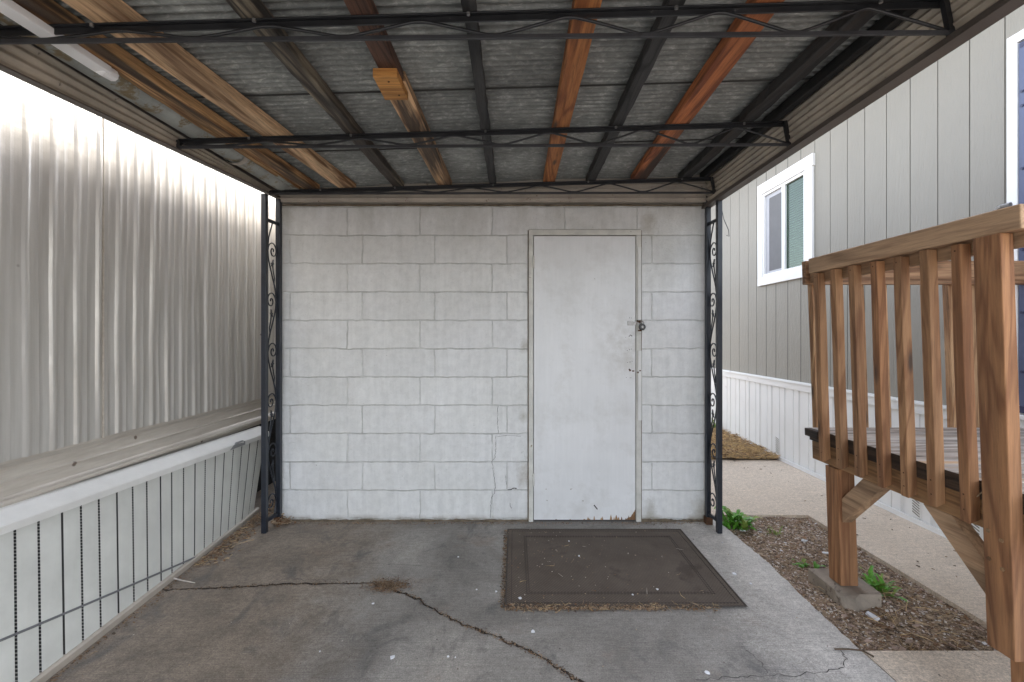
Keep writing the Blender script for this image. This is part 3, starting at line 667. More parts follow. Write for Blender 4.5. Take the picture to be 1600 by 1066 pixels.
# deck sheets
pitch = 0.0345
seams = [YF, -0.49, 0.12, 0.73, 1.34, 1.95, 2.56, YB+0.03]
b_ = MB()
for si in range(len(seams)-1):
    ya, yb = seams[si]-0.03, seams[si+1]; off = 0.012 if si % 2 else 0.0
    n = int((yb-ya)/pitch*8); xs = [-1.64+ (1.37+1.64)*k/6 for k in range(7)]
    i0 = len(b_.v)
    for k in range(n+1):
        y = ya+(yb-ya)*k/n
        for x in xs:
            b_.v.append((x, y, ztop(x, y)+0.072+0.0095*math.sin(2*math.pi*y/pitch)+off*(1-k/n)+0.004*noise.noise(Vector((x*2, y*2, 1)))))
    for k in range(n):
        for j in range(6):
            q = i0+k*7+j; b_.f.append((q, q+1, q+8, q+7)); b_.m.append(0)
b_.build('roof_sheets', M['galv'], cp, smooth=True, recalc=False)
b_ = MB()      # opaque upper skin so the roof has thickness from above
b_.hexa([(-1.66,YF,ztop(-1.66,YF)+0.15),(1.37,YF,ztop(1.37,YF)+0.15),(-1.66,YB+.05,ztop(-1.66,YB)+0.15),(1.37,YB+.05,ztop(1.37,YB)+0.15),
         (-1.66,YF,ztop(-1.66,YF)+0.165),(1.37,YF,ztop(1.37,YF)+0.165),(-1.66,YB+.05,ztop(-1.66,YB)+0.165),(1.37,YB+.05,ztop(1.37,YB)+0.165)])
b_.build('roof_top', M['fascia'], cp)
for si, ysm in enumerate((1.34, 1.95, 2.56)):
    b_ = MB(); zq = lambda x: ztop(x, ysm)+0.0655
    b_.hexa([(-1.62,ysm-0.002,zq(-1.62)-0.006),(1.34,ysm-0.002,zq(1.34)-0.006),(-1.62,ysm+0.002,zq(-1.62)-0.006),(1.34,ysm+0.002,zq(1.34)-0.006),(-1.62,ysm-0.002,zq(-1.62)),(1.34,ysm-0.002,zq(1.34)),(-1.62,ysm+0.002,zq(-1.62)),(1.34,ysm+0.002,zq(1.34))])
    b_.build('sheet_lap', M['groove'], cp)
# beams: name label, material, (x0,x1 bottom) at Y=1.4, same at Y=3.1, y range, depth below deck
def rough_beam(label, mat, a0, a1, c0, c1, ya=YF+0.02, yb=3.13, drop=0.0, top=0.062, rag=0.0, nseg=70):
    b = MB()
    def X(u, y): 
        f = (y-1.4)/1.7; x0 = a0+(c0-a0)*f; x1 = a1+(c1-a1)*f; return x0+(x1-x0)*u
    sd_ = random.uniform(0, 50); i0 = 0; n = nseg
    for k in range(n+1):
        y = ya+(yb-ya)*k/n
        for (u, w) in ((0,0),(1,0),(1,1),(0,1)):
            x = X(u, y); e = 1 if u else -1
            x += e*rag*noise.noise(Vector((y*16, sd_+u*9, w*3)))
            zb = ztop(x, y)+0.014-drop; z = zb if w == 0 else ztop(x, y)+top
            z += (0.0025+rag*0.4)*noise.noise(Vector((y*6, sd_+u*5, 7))) if w == 0 else 0
            b.v.append((x, y, z))
    for k in range(n):
        for j in range(4):
            q = k*4; b.f.append((q+j, q+(j+1)%4, q+4+(j+1)%4, q+4+j)); b.m.append(0)
    b.f.append((0,1,2,3)); b.m.append(0); b.f.append(tuple(n*4+j for j in (3,2,1,0))); b.m.append(0)
    o = b.build('roof_beam', mat, cp, bevel=0.004); lab(o, label); return o
rough_beam('golden brown beam beside the white channel', M['w_gold'], -1.455,-1.385,-1.42,-1.335)
rough_beam('wide weathered tan beam', M['w_tan'], -1.30,-1.185,-1.175,-1.085)
rough_beam('split dark grey beam', M['w_olive'], -0.845,-0.775,-0.815,-0.755, rag=0.006)
rough_beam('red brown front half of a jointed beam', M['w_redbrown'], -0.505,-0.435,-0.51,-0.435, yb=1.79)
rough_beam('tan rear half of a jointed beam with burnt patches', M['w_tanburn'], -0.53,-0.43,-0.515,-0.425, ya=1.795)
rough_beam('thin black beam near the middle', M['w_black2'], -0.158,-0.118,-0.168,-0.122, rag=0.007)
rough_beam('orange brown beam right of the middle', M['w_orange'], 0.185,0.268,0.200,0.278)
rough_beam('narrow black beam between orange and red beams', M['w_black2'], 0.475,0.525,0.492,0.552, rag=0.006)
rough_beam('reddish stained beam', M['w_red'], 0.745,0.835,0.80,0.895)
rough_beam('rough black beam', M['w_black2'], 1.105,1.172,1.128,1.20, rag=0.009)
rough_beam('black edge beam at the right fascia', M['w_black'], 1.262,1.298,1.275,1.312)
rough_beam('mossy brown edge strip by the gutter', M['w_gold'], -1.50,-1.468,-1.50,-1.468, drop=-0.02, rag=0.004)
b_ = MB(); zb = ztop(-0.47,1.8)+0.012
b_.hexa([(-0.525,1.690,zb-0.032),(-0.435,1.690,zb-0.032),(-0.528,1.862,zb-0.032),(-0.432,1.862,zb-0.032),(-0.525,1.690,zb),(-0.435,1.690,zb),(-0.528,1.862,zb),(-0.432,1.862,zb)])
pb_ = b_.build('joint_block', M['w_patch'], cp, bevel=0.003); lab(pb_, 'bright orange wooden block screwed under the beam joint')
for (x, y) in ((-0.475,1.725),(-0.46,1.822)):
    b_ = MB(); b_.tube([(x,y,zb-0.0315),(x,y,zb-0.034)], 0.004, 8); b_.build('screw', M['rust'], pb_)
b_ = MB(); zz = ztop(0.86,1.96)+0.066
b_.tube([(0.862,1.955,zz),(0.868,1.965,zz-0.03)], 0.0022, 6); b_.tube([(0.868,1.965,zz-0.03),(0.8685,1.966,zz-0.032)], 0.005, 8)
lab(b_.build('nail', M['rust'], cp), 'bent rusty nail poking through the roof sheet')
# trusses
def truss(Y, xl, zl, xr, zr, lbl):
    e = bpy.data.objects.new('truss', None); COL.objects.link(e); e.parent = cp; e.location = (0, Y-3.1, 0); lab(e, lbl)
    Zb = lambda x: CAMZ+zl+(zr-zl)*(x-xl)/(xr-xl)
    b = MB()     # bottom chord: angle iron
    b.hexa([(xl,Y-0.005,Zb(xl)-0.007),(xr,Y-0.005,Zb(xr)-0.007),(xl,Y-0.0005,Zb(xl)-0.007),(xr,Y-0.0005,Zb(xr)-0.007),
            (xl,Y-0.005,Zb(xl)-0.004),(xr,Y-0.005,Zb(xr)-0.004),(xl,Y-0.0005,Zb(xl)-0.004),(xr,Y-0.0005,Zb(xr)-0.004)])
    b.hexa([(xl,Y-0.0052,Zb(xl)-0.0070),(xr,Y-0.0052,Zb(xr)-0.0070),(xl,Y-0.009,Zb(xl)-0.0070),(xr,Y-0.009,Zb(xr)-0.0070),
            (xl,Y-0.0052,Zb(xl)+0.006),(xr,Y-0.0052,Zb(xr)+0.006),(xl,Y-0.009,Zb(xl)+0.006),(xr,Y-0.009,Zb(xr)+0.006)])
    b.build('bottom_chord', M['grey_metal'], e, bevel=0.001)
    b = MB(); xt = xr-0.026
    zt = lambda x: ztop(x, Y)
    b.hexa([(xl,Y-0.002,zt(xl)+0.008),(xt,Y-0.002,zt(xt)+0.008),(xl,Y+0.015,zt(xl)+0.008),(xt,Y+0.015,zt(xt)+0.008),
            (xl,Y-0.002,zt(xl)+0.0125),(xt,Y-0.002,zt(xt)+0.0125),(xl,Y+0.015,zt(xl)+0.0125),(xt,Y+0.015,zt(xt)+0.0125)])
    b.hexa([(xl,Y+0.010,zt(xl)-0.011),(xt,Y+0.010,zt(xt)-0.011),(xl,Y+0.015,zt(xl)-0.011),(xt,Y+0.015,zt(xt)-0.011),
            (xl,Y+0.010,zt(xl)+0.0079),(xt,Y+0.010,zt(xt)+0.0079),(xl,Y+0.015,zt(xl)+0.0079),(xt,Y+0.015,zt(xt)+0.0079)])
    b.build('top_chord', M['black_metal'], e, bevel=0.001)
    # web rod
    pts = []; x = xl+0.02; N_ = 260
    hx0 = -1.225; P = 0.465
    for k in range(N_+1):
        x = xl+0.03+(xr-0.02-xl-0.03)*k/N_
        if x > hx0+5*P: f = max(0.0, 1-(x-(hx0+5*P))/(xr-0.02-(hx0+5*P))); f = f**1.0; 
        else:
            ph = ((x-hx0)/P) % 1.0; tri = abs(2*ph-1)           # 1 at high, 0 at low
            f = 0.5-0.5*math.cos(math.pi*tri); f = 0.62*tri+0.38*f
            f = min(max((tri-0.07)/0.86, 0), 1); f = 0.85*f+0.15*(0.5-0.5*math.cos(math.pi*tri))
        pts.append((x, Y+0.001, Zb(x)+0.009+(zt(x)-0.022-Zb(x))*f))
    b = MB(); b.tube(pts, 0.005, 8); b.build('web_rod', M['black_metal'], e, smooth=True)
    b = MB(); b.bar((xt-0.004, Y, zt(xt)+0.01), (xr-0.008, Y, Zb(xr)-0.006), 0.016, 0.016, (0,1,0)); b.build('end_strut', M['black_metal'], e)
    b = MB(); b.bar((xl+0.004, Y, zt(xl)+0.005), (xl+0.006, Y, Zb(xl)-0.006), 0.016, 0.016, (0,1,0))
    b.build('end_strut', M['black_metal'], e)
    for xb in (-1.30,-0.80,-0.14,0.50,1.13):
        b = MB(); b.tube([(xb, Y-0.004, zt(xb)+0.0079), (xb, Y-0.004, zt(xb)-0.001)], 0.006, 6); b.build('bolt', M['steel'], e)
truss(1.405, -1.64, 0.905, 1.357, 0.934, 'front truss of black steel')
truss(2.235, -1.65, 0.925, 1.360, 0.938, 'middle truss of black steel')
truss(3.060, -1.64, 0.955, 1.358, 0.962, 'rear truss resting on the scrolled posts')
# right fascia: ribbed band
def rib_profile(n, h):
    P = []
    for i in range(n):
        z = i*h/n; w = h/n
        for k in range(8): P.append((z+w*k/8, -0.006*math.cos(2*math.pi*k/8)))
    P.append((h, -0.006)); return P
b_ = MB(); pr = rib_profile(5, 0.158)
for i in range(len(pr)-1):
    b_.grid(lambda u, v: (1.352+(pr[i][1] if v < .5 else pr[i+1][1])+0.002*noise.noise(Vector((0,(YF+(YB+.02-YF)*u)*4,0))), YF+(YB+0.02-YF)*u, 2.246+(pr[i][0] if v < .5 else pr[i+1][0])), 60, 1)
b_.face([(1.366,YF,2.24),(1.366,YB+.02,2.24),(1.366,YB+.02,2.45),(1.366,YF,2.45)])
lab(b_.build('edge_fascia', M['fascia'], cp, smooth=False, recalc=False), 'ribbed beige fascia along the right roof edge')
b_ = MB(); b_.box(1.338, 1.392, YF, YB+0.06, 2.224, 2.232); b_.box(1.386, 1.392, YF, YB+0.06, 2.2322, 2.45); b_.box(1.338, 1.343, YF, YB+0.06, 2.2322, 2.246)
b_.build('edge_trim', M['trim_dark'], cp, bevel=0.001)
# left fascia (sags towards the front)
b_ = MB(); pr = rib_profile(3, 1.0)
def lz(y): return 2.105+0.0585*y
for i in range(len(pr)-1):
    def fn(u, v):
        y = YF+(YB+0.02-YF)*u; q = pr[i] if v < .5 else pr[i+1]; lo = lz(y)+0.004; hi = 2.315
        return (-1.655-q[1]*0.9, y, lo+(hi-lo)*q[0])
    b_.grid(fn, 60, 1)
lab(b_.build('edge_fascia', M['fascia'], cp, recalc=False), 'ribbed beige fascia along the left roof edge')
b_ = MB()
for xa, xb, za, zb in ((-1.676,-1.640,-0.006,0.0),(-1.678,-1.672,0.0002,0.30)):
    y0_, y1_ = YF, YB+0.05
    b_.hexa([(xa,y0_,lz(y0_)+za),(xb,y0_,lz(y0_)+za),(xa,y1_,lz(y1_)+za),(xb,y1_,lz(y1_)+za),(xa,y0_,lz(y0_)+zb),(xb,y0_,lz(y0_)+zb),(xa,y1_,lz(y1_)+zb),(xb,y1_,lz(y1_)+zb)])
b_.build('edge_trim', M['trim_dark'], cp)
# hanging half-round gutter on the left and its coupling
b_ = MB()
def gut(u, v):
    y = YF+(3.12-YF)*u; a = math.pi*(1+v); return (-1.565+math.cos(a)*0.062, y, 2.335+math.sin(a)*0.052+rise(y)*0.6)
b_.grid(gut, 40, 14); b_.box(-1.505,-1.475,YF,3.12,2.325,2.332)
gt = b_.build('gutter', M['gutter'], cp, smooth=False, recalc=False)
b_ = MB()
for yc in (2.56,):
    b_.grid(lambda u, v: (-1.565+math.cos(math.pi*(1+v))*0.068, yc-0.018+0.036*u, 2.343+math.sin(math.pi*(1+v))*0.058), 2, 14)
b_.build('coupling', M['trim_beige'], gt, recalc=False)
b_ = MB(); b_.box(-1.483,-1.430,YF,1.62,2.252,2.278); b_.tube([(-1.456,1.60,2.262),(-1.456,1.655,2.266)], 0.022, 10)
lab(b_.build('conduit_channel', M['white_trim'], cp, bevel=0.004), 'white metal channel under the left beam')
# scrolled iron columns
def leaf_plate(mb, c, s, flip):
    x, y, z = c; P = [(0,-.2),(.42,-.42),(.30,-.05),(.62,.16),(.26,.30),(0,.85),(-.26,.30),(-.62,.16),(-.30,-.05),(-.42,-.42)]
    for dx in (-0.0025, 0.0025): mb.face([(x+dx+(0.004 if abs(p[0]) < .01 else 0), y+p[0]*s*flip*0.75+p[1]*s*0.25*flip, z+p[1]*s) for p in P])
    for i in range(len(P)):
        a, b2 = P[i], P[(i+1) % len(P)]
        mb.face([(x-0.0025, y+a[0]*s*flip*.75+a[1]*s*.25*flip, z+a[1]*s),(x-0.0025, y+b2[0]*s*flip*.75+b2[1]*s*.25*flip, z+b2[1]*s),(x+0.0025, y+b2[0]*s*flip*.75+b2[1]*s*.25*flip, z+b2[1]*s),(x+0.0025, y+a[0]*s*flip*.75+a[1]*s*.25*flip, z+a[1]*s)])
def column(X, Xb, lbl, zs_, ztop_):
    e = bpy.data.objects.new('scrolled_post', None); COL.objects.link(e); e.parent = cp; e.location = (X, 0, 0); lab(e, lbl)
    yf, yb = 3.052, 3.205
    b = MB(); b.box(X-0.016, X+0.016, yf-0.016, yf+0.016, 0.0, ztop_); b.build('upright', M['post_metal'], e, bevel=0.002)
    b = MB(); b.box(Xb-0.016, Xb+0.016, yb-0.016, yb+0.016, 0.0, ztop_+0.03); b.build('upright', M['post_metal'], e, bevel=0.002)
    b = MB(); b.box(Xb-0.022, Xb+0.022, yb-0.03, yb+0.018, 0.0006, 0.05); b.build('rusty_foot', M['rust'], e)
    for zc in (0.072, 2.105):
        b = MB(); b.bar((X, yf+0.0165, zc), (Xb, yb-0.0165, zc), 0.010, 0.022); b.build('crossbar', M['post_metal'], e)
    ym = (yf+yb)/2; A = (yb-yf)/2-0.024; xm = (X+Xb)/2; P = 0.345; z0 = 0.09; z1 = 2.09
    sgn = lambda k: 1 if k % 2 == 0 else -1
    # one wavy stem from foot to top bar; at every crest a scroll springs over to the other side
    zk = [1.91-P*k for k in range(6)]; s0 = zs_
    wave = lambda z: ym+s0*A*math.cos(math.pi*(z-zk[0])/P)
    b = MB(); n = 120; b.tube([(xm, wave(0.075+(2.10-0.075)*j/n), 0.075+(2.10-0.075)*j/n) for j in range(n+1)], 0.0047, 8); b.build('stem', M['post_metal'], e, smooth=True)
    for k, z in enumerate(zk):
        sd_ = s0*(1 if k % 2 == 0 else -1); cy = ym-sd_*A*0.22; pts = []
        for j in range(46):
            f = j/45; th = f*math.pi*3.1; r = 0.0066+(A*1.16-0.0066)*(1-f)**1.15
            pts.append((xm, cy+sd_*math.cos(th)*r, z-0.005+math.sin(th)*r*1.05))
        b = MB(); b.tube(pts, 0.0045, 8); b.build('scroll', M['post_metal'], e, smooth=True)
        if z-0.2 < 0.08: continue
        b = MB(); zl = z-0.098; yl = ym-sd_*A*0.10
        b.tube([(xm, wave(z-0.235)+sd_*0.004, z-0.235), (xm, ym-sd_*A*0.62, z-0.19), (xm, ym-sd_*A*0.35, z-0.15), (xm, yl, zl)], 0.004, 6)
        leaf_plate(b, (xm, yl, zl), 0.042, -sd_); b.build('ivy_leaf', M['post_metal'], e)
column(-1.672, -1.655, 'scrolled iron post at the left end of the block wall', -1, 2.27)
column(1.376, 1.366, 'scrolled iron post at the right end of the block wall', 1, 2.28)
b_ = MB(); b_.tube([(1.395,3.10,2.23),(1.40,3.06,2.16),(1.402,3.04,2.10),(1.425,3.02,2.02),(1.428,3.02,1.98),(1.415,3.03,1.99)], 0.0022, 6)
tag(b_.build('loose_wire', M['wire'], None), 'thin dark loose wire dangling beside the right iron post', 'wire')

# ================================================================= LEFT TRAILER
TX = -2.05
tr = thing('mobile_home', (-3.5, 1.5, 0), 'aluminium sided mobile home close on the left of the carport', 'mobile home')
b_ = MB(); per = 0.1115; prof = [(0,0.0),(0.006,0.0014),(0.0115,0.0055),(0.017,0.0092),(0.0225,0.0102),(0.028,0.0092),(0.034,0.0055),(0.040,0.0014),(0.048,-0.001),(0.058,-0.0015),(0.066,0.0012),(0.072,0.0036),(0.079,0.0012),(0.090,-0.001),(0.102,-0.001)]
ys = []; y = -2.6+0.028
while y < 7.2:
    for (d, h) in prof: ys.append((y+d, h))
    y += per
nz = 26
i0 = 0
for (yy, h) in ys:
    for k in range(nz+1):
        z = 0.815+(3.35-0.815)*k/nz
        w = 0.008*noise.noise(Vector((yy*1.4, z*1.1, 2)))+0.0035*noise.noise(Vector((yy*7, z*3.5, 5)))
        fl = 0.55+0.45*min(1, max(0, (yy-1.9)*4)) if True else 1
        zz = z if k else z+0.006*noise.noise(Vector((yy*2.3, 0, 0)))+0.003*noise.noise(Vector((yy*30, 0, 0)))
        b_.v.append((TX+h*(0.95+0.35*noise.noise(Vector((round(yy/per)*3.7, 4, z*0.8))))*fl+w, yy, zz))
for a in range(len(ys)-1):
    for k in range(nz):
        q = a*(nz+1)+k; b_.f.append((q, q+1, q+nz+2, q+nz+1)); b_.m.append(0)
b_.build('siding', M['alu'], tr, recalc=False)
b_ = MB(); b_.box(TX-0.004, TX+0.007, 2.2685, 2.2705, 0.81, 3.35); b_.build('panel_seam', M['flange'], tr)
b_ = MB()   # flange under the siding
fp = [(TX-0.022,0.85),(TX-0.020,0.80),(TX-0.012,0.785),(TX-0.016,0.772),(TX-0.012,0.735),(TX-0.004,0.728),(TX-0.008,0.718),(TX-0.004,0.672),(TX+0.004,0.664),(TX+0.022,0.660),(TX+0.026,0.650),(TX+0.022,0.640),(TX+0.002,0.640)]
for i in range(len(fp)-1):
    b_.grid(lambda u, v: ((fp[i] if v < .5 else fp[i+1])[0]+0.004*noise.noise(Vector((0,u*17,i))), -2.6+9.8*u, (fp[i] if v < .5 else fp[i+1])[1]), 60, 1)
b_.build('bottom_flange', M['flange'], tr, recalc=False)
b_ = MB(); b_.box(-5.2, TX-0.02, -2.6, 7.2, 0.60, 3.35); b_.build('body', M['flange'], tr)
b_ = MB(); b_.hexa([(-5.3,-2.7,3.36),(TX+0.03,-2.7,3.36),(-5.3,7.3,3.36),(TX+0.03,7.3,3.36),(-5.3,-2.7,3.42),(TX+0.03,-2.7,3.42),(-5.3,7.3,3.42),(TX+0.03,7.3,3.42)]); b_.build('roof', M['house_roof'], tr)
b_ = MB(); b_.box(-5.1, TX-0.12, -2.5, 7.1, 0.0, 0.598); b_.build('underfloor', M['dark_void'], tr)
# leaning skirting
sk = thing('vinyl_skirting', (-1.85, 1.7, 0), 'leaning greenish white vinyl skirting with capped top below the left mobile home', 'skirting')
def bx(y): return -1.80-0.0686*(y-1.73)-max(0, y-3.2)*0.05
SK1 = 3.60
b_ = MB()
pys = [-1.6+0.094*k for k in range(0, 36)]+[1.792,1.881,1.979,2.065,2.154,2.252,2.345,2.435,2.53,2.613,2.707,2.805,2.898,2.997,3.09,3.19,3.29,3.39,3.50,3.60]
ztp = lambda y: 0.575-0.022*(y-1.7)
def skp(y, f, dx=0.0):        # y at the top, f 0 bottom .. 1 top
    sh = 0.15+max(0, y-2.9)*0.13
    z = 0.02+(ztp(y)-0.02)*f; yb2 = y-sh; yy = yb2+(y-yb2)*f; xb = bx(yb2); x = xb+(-1.965-xb)*f
    return (x+dx, yy, z)
pys = [p for p in pys if p < 1.75 or p in pys[-20:]]
pys = sorted(set([round(p, 4) for p in pys])); pys = [p for i, p in enumerate(pys) if i == 0 or p-pys[i-1] > 0.05]
for i in range(len(pys)-1):
    ya, yb = pys[i]+0.0045, pys[i+1]-0.0055
    k = i % 3
    b_.face([skp(ya,0), skp(yb,0), skp(yb,1), skp(ya,1)], 0)
    # raised flute beside every groove
    b_.face([skp(ya,0), skp(ya,1), skp(ya-0.001,1,-0.012), skp(ya-0.001,0,-0.012)], (1 if (i-1) % 3 != 1 else 2))
    b_.face([skp(yb,0), skp(yb,1), skp(yb+0.001,1,-0.012), skp(yb+0.001,0,-0.012)], 0)
    b_.face([skp(yb+0.001,0,-0.012), skp(yb+0.001,1,-0.012), skp(pys[i+1]+0.004,1,-0.012), skp(pys[i+1]+0.004,0,-0.012)], (1 if k != 1 else 2))
    ym_ = (ya+yb)/2
b_.build('panel', [M['skirt'], M['perf'], M['groove']], sk, recalc=False)
b_ = MB()
cps = [(-2.035,0.070),(-2.01,0.064),(-1.955,0.024),(-1.950,0.018),(-1.950,-0.012),(-1.956,-0.014)]
for i in range(len(cps)-1):
    b_.grid(lambda u, v: ((cps[i] if v < .5 else cps[i+1])[0]+0.002*noise.noise(Vector((u*30,1,1))), -1.7+(SK1+0.03+1.7)*u, ztp(-1.7+(SK1+0.03+1.7)*u)+(cps[i] if v < .5 else cps[i+1])[1]+0.0), 60, 1)
b_.face([(-2.035,SK1+.03,ztp(SK1)+.070),(-2.01,SK1+.03,ztp(SK1)+.064),(-1.955,SK1+.03,ztp(SK1)+.024),(-1.95,SK1+.03,ztp(SK1)+.018),(-1.95,SK1+.03,ztp(SK1)-.012)])
cap_o = b_.build('cap', M['skirt_cap'], sk, recalc=False)
b_ = MB(); b_.face([(-1.9485,3.12,ztp(3.12)-0.010),(-1.9485,3.30,ztp(3.3)-0.008),(-1.9485,3.30,ztp(3.3)+0.016),(-1.952,3.27,ztp(3.27)+0.030),(-1.957,3.20,ztp(3.2)+0.030),(-1.9485,3.16,ztp(3.16)+0.014)])
lab(b_.build('tape_patch', M['tape'], cap_o), 'grey patch of torn tape on the cap')
b_ = MB()
def railb(u, v):
    y = -1.8+(3.42+1.8)*u; x = bx(y); P = [(0.012,0.0),(0.014,0.028),(0.004,0.034),(-0.012,0.034)]; q = P[int(round(v*3))]
    return (x+q[0], y, q[1])
b_.grid(railb, 60, 3); b_.build('bottom_rail', M['trim_beige'], sk, recalc=False)
b_ = MB(); pts = []
for j in range(12):
    f = j/11; y = 0.6+2.1*f; z = 0.42-0.40*f**1.0; zz = z
    x = bx(y)+(-1.965-bx(y))*(z/0.56)+0.010; pts.append((x, y, z))
b_.tube(pts, 0.0048, 6); lab(b_.build('strap', M['strap'], sk), 'grey strap running down across the panels')

# ================================================================= RIGHT HOUSE
HX = 2.85
hs = thing('mobile_home', (4.5, 3.0, 0), 'greige vertically grooved mobile home with white skirting on the right', 'mobile home')
gy = sorted([6.24,5.99,5.755,5.535,5.345,5.14,4.95,4.735,4.52,4.31,4.10,3.889,3.697,3.481,3.273,3.06,2.846,2.641]+[6.24+0.203*k for k in range(1,26)]+[2.641-0.203*k for k in range(1,10)])  # unseen near end cut short to let sun onto the added paving
ZS, ZH = 0.855, 3.50
b_ = MB(); wy0, wy1, wz0, wz1 = 4.40, 5.20, 1.99, 2.955       # window opening
dy0, dy1, dz0, dz1 = 1.66, 2.575, 0.88, 2.97                   # door opening
def strip(ya, yb, za, zb, m, dx=0.0):
    b_.face([(HX+dx,ya,za),(HX+dx,yb,za),(HX+dx,yb,zb),(HX+dx,ya,zb)], m)
def seg(ya, yb, m, dx=0.0):
    # split around openings
    cuts = sorted(set([ya, yb]+[c for c in (wy0,wy1,dy0,dy1) if ya < c < yb]))
    for a, c in zip(cuts[:-1], cuts[1:]):
        mid = (a+c)/2
        if wy0 < mid < wy1: strip(a, c, ZS, wz0, m, dx); strip(a, c, wz1, ZH, m, dx)
        elif dy0 < mid < dy1: strip(a, c, dz1, ZH, m, dx)
        else: strip(a, c, ZS, ZH, m, dx)
for i in range(len(gy)-1):
    ya, yb = gy[i]+0.0035, gy[i+1]-0.0035
    seg(ya, yb, 0)
    seg(gy[i+1]-0.0025, gy[i+1]+0.0025, 1, 0.008)
    for s_ in (-1, 1):
        q = gy[i+1]+s_*0.0035; r_ = gy[i+1]+s_*0.0025
        if not (wy0 < q < wy1 or dy0 < q < dy1): b_.face([(HX,q,ZS),(HX,q,ZH),(HX+0.008,r_,ZH),(HX+0.008,r_,ZS)], 1)
b_.build('siding', [M['siding'], M['siding_groove']], hs, recalc=False)
b_ = MB(); b_.box(HX+0.10, 6.6, gy[0]+.1, gy[-1]-.1, 0.0, ZH-0.01); b_.box(HX+0.012, HX+0.0999, wy1+0.02, gy[-1]-.1, 0.05, ZH-0.01); b_.box(HX+0.012, HX+0.0999, dy1+0.02, wy0-0.02, 0.05, ZH-0.01); b_.box(HX+0.012, HX+0.0999, gy[0]+.1, dy0-0.02, 0.05, ZH-0.01)
b_.build('body', M['dark_void'], hs)
b_ = MB(); b_.box(HX-0.28, 6.9, gy[0]-.2, gy[-1]+.2, ZH+0.002, ZH+0.14); b_.build('roof', M['house_roof'], hs)
# white skirting
b_ = MB()
b_.box(HX-0.022, HX-0.001, gy[0], gy[-1], 0.775, 0.862); b_.box(HX-0.030, HX-0.0225, gy[0], gy[-1], 0.838, 0.852)
b_.build('skirt_trim', M['white_vinyl'], hs, bevel=0.002)
b_ = MB(); y = gy[0]
pf = [(0,0),(0.085,0.0),(0.095,0.008),(0.120,0.008),(0.130,0.0),(0.205,0.0),(0.209,0.010),(0.213,0.010),(0.217,0.0)]
yy = []
while y < gy[-1]:
    for d, h in pf: yy.append((y+d, h))
    y += 0.240
for a in range(len(yy)-1):
    b_.face([(HX-0.010+yy[a][1],yy[a][0],0.0),(HX-0.010+yy[a+1][1],yy[a+1][0],0.0),(HX-0.010+yy[a+1][1],yy[a+1][0],0.776),(HX-0.010+yy[a][1],yy[a][0],0.776)])
b_.build('skirt_panel', M['white_vinyl'], hs, recalc=False)
b_ = MB(); b_.box(HX-0.030, HX-0.018, gy[0], gy[-1], 0.0005, 0.035); b_.box(HX-0.034, HX-0.0305, gy[0], gy[-1], 0.0005, 0.008); b_.build('skirt_rail', M['white_vinyl'], hs)
for yc, zc in ((3.62,0.13),(3.21,0.13),(2.8,0.13),(4.9,0.13)):
    b_ = MB(); b_.box(HX-0.0135, HX-0.0115, yc-0.035, yc+0.035, zc-0.09, zc+0.10, 0)
    for k in range(9):
        z = zc-0.08+k*0.019
        b_.hexa([(HX-0.016,yc-0.028,z),(HX-0.014,yc-0.028,z),(HX-0.016,yc+0.028,z+0.022),(HX-0.014,yc+0.028,z+0.022),(HX-0.016,yc-0.028,z+0.006),(HX-0.014,yc-0.028,z+0.006),(HX-0.016,yc+0.028,z+0.028),(HX-0.014,yc+0.028,z+0.028)], 1)
    b_.build('vent', [M['white_vinyl'], M['siding_groove']], hs)
# window
wn = bpy.data.objects.new('window', None); COL.objects.link(wn); wn.parent = hs; wn.location = (HX-4.5, 0, 0)
b_ = MB(); xo = HX-0.022
b_.box(xo, HX+0.012, 4.318, 4.425, 1.985, 2.935); b_.box(xo, HX+0.012, 5.195, 5.285, 1.985, 2.935)
b_.box(xo-0.003, HX+0.012, 4.305, 5.285, 2.936, 3.052); b_.box(xo-0.001, HX+0.012, 4.318, 5.285, 1.895, 1.984)
b_.build('casing', M['white_trim'], wn, bevel=0.002)
b_ = MB(); xi = HX-0.012
b_.box(xi, HX+0.05, 4.4255, 4.462, 1.9845, 2.9355); b_.box(xi, HX+0.05, 5.165, 5.1945, 1.9845, 2.9355)
b_.box(xi+0.001, HX+0.05, 4.4625, 5.1645, 2.905, 2.9355); b_.box(xi+0.001, HX+0.05, 4.4625, 5.1645, 1.9845, 2.018); b_.box(xi+0.002, HX+0.04, 4.775, 4.830, 2.0185, 2.9045)
b_.build('sash_frame', M['white_vinyl'], wn, bevel=0.002)
b_ = MB(); b_.box(HX+0.0105, HX+0.020, 5.10, 5.1645, 2.0185, 2.9045); b_.box(HX+0.0105, HX+0.020, 4.8305, 5.0995, 2.86, 2.9045); b_.box(HX+0.0105, HX+0.020, 4.8305, 5.0995, 2.0185, 2.045)
b_.build('screen_frame', M['sash_grey'], wn)
b_ = MB(); b_.box(HX+0.014, HX+0.017, 4.8305, 5.0999, 2.045, 2.86); b_.build('insect_screen', M['screen'], wn)
b_ = MB(); b_.box(HX+0.012, HX+0.016, 4.4625, 4.7745, 2.0185, 2.9045); b_.build('pane', M['glass'], wn)
b_ = MB()
for k in range(36):
    z = 2.03+k*0.0245; b_.box(HX+0.024, HX+0.040, 4.466, 4.772, z, z+0.004)
b_.build('blind', M['blind'], wn)
b_ = MB(); b_.box(HX+0.0605, HX+0.099, 4.40, 5.20, 1.99, 2.95); b_.build('dark_room', M['dark_void'], wn)
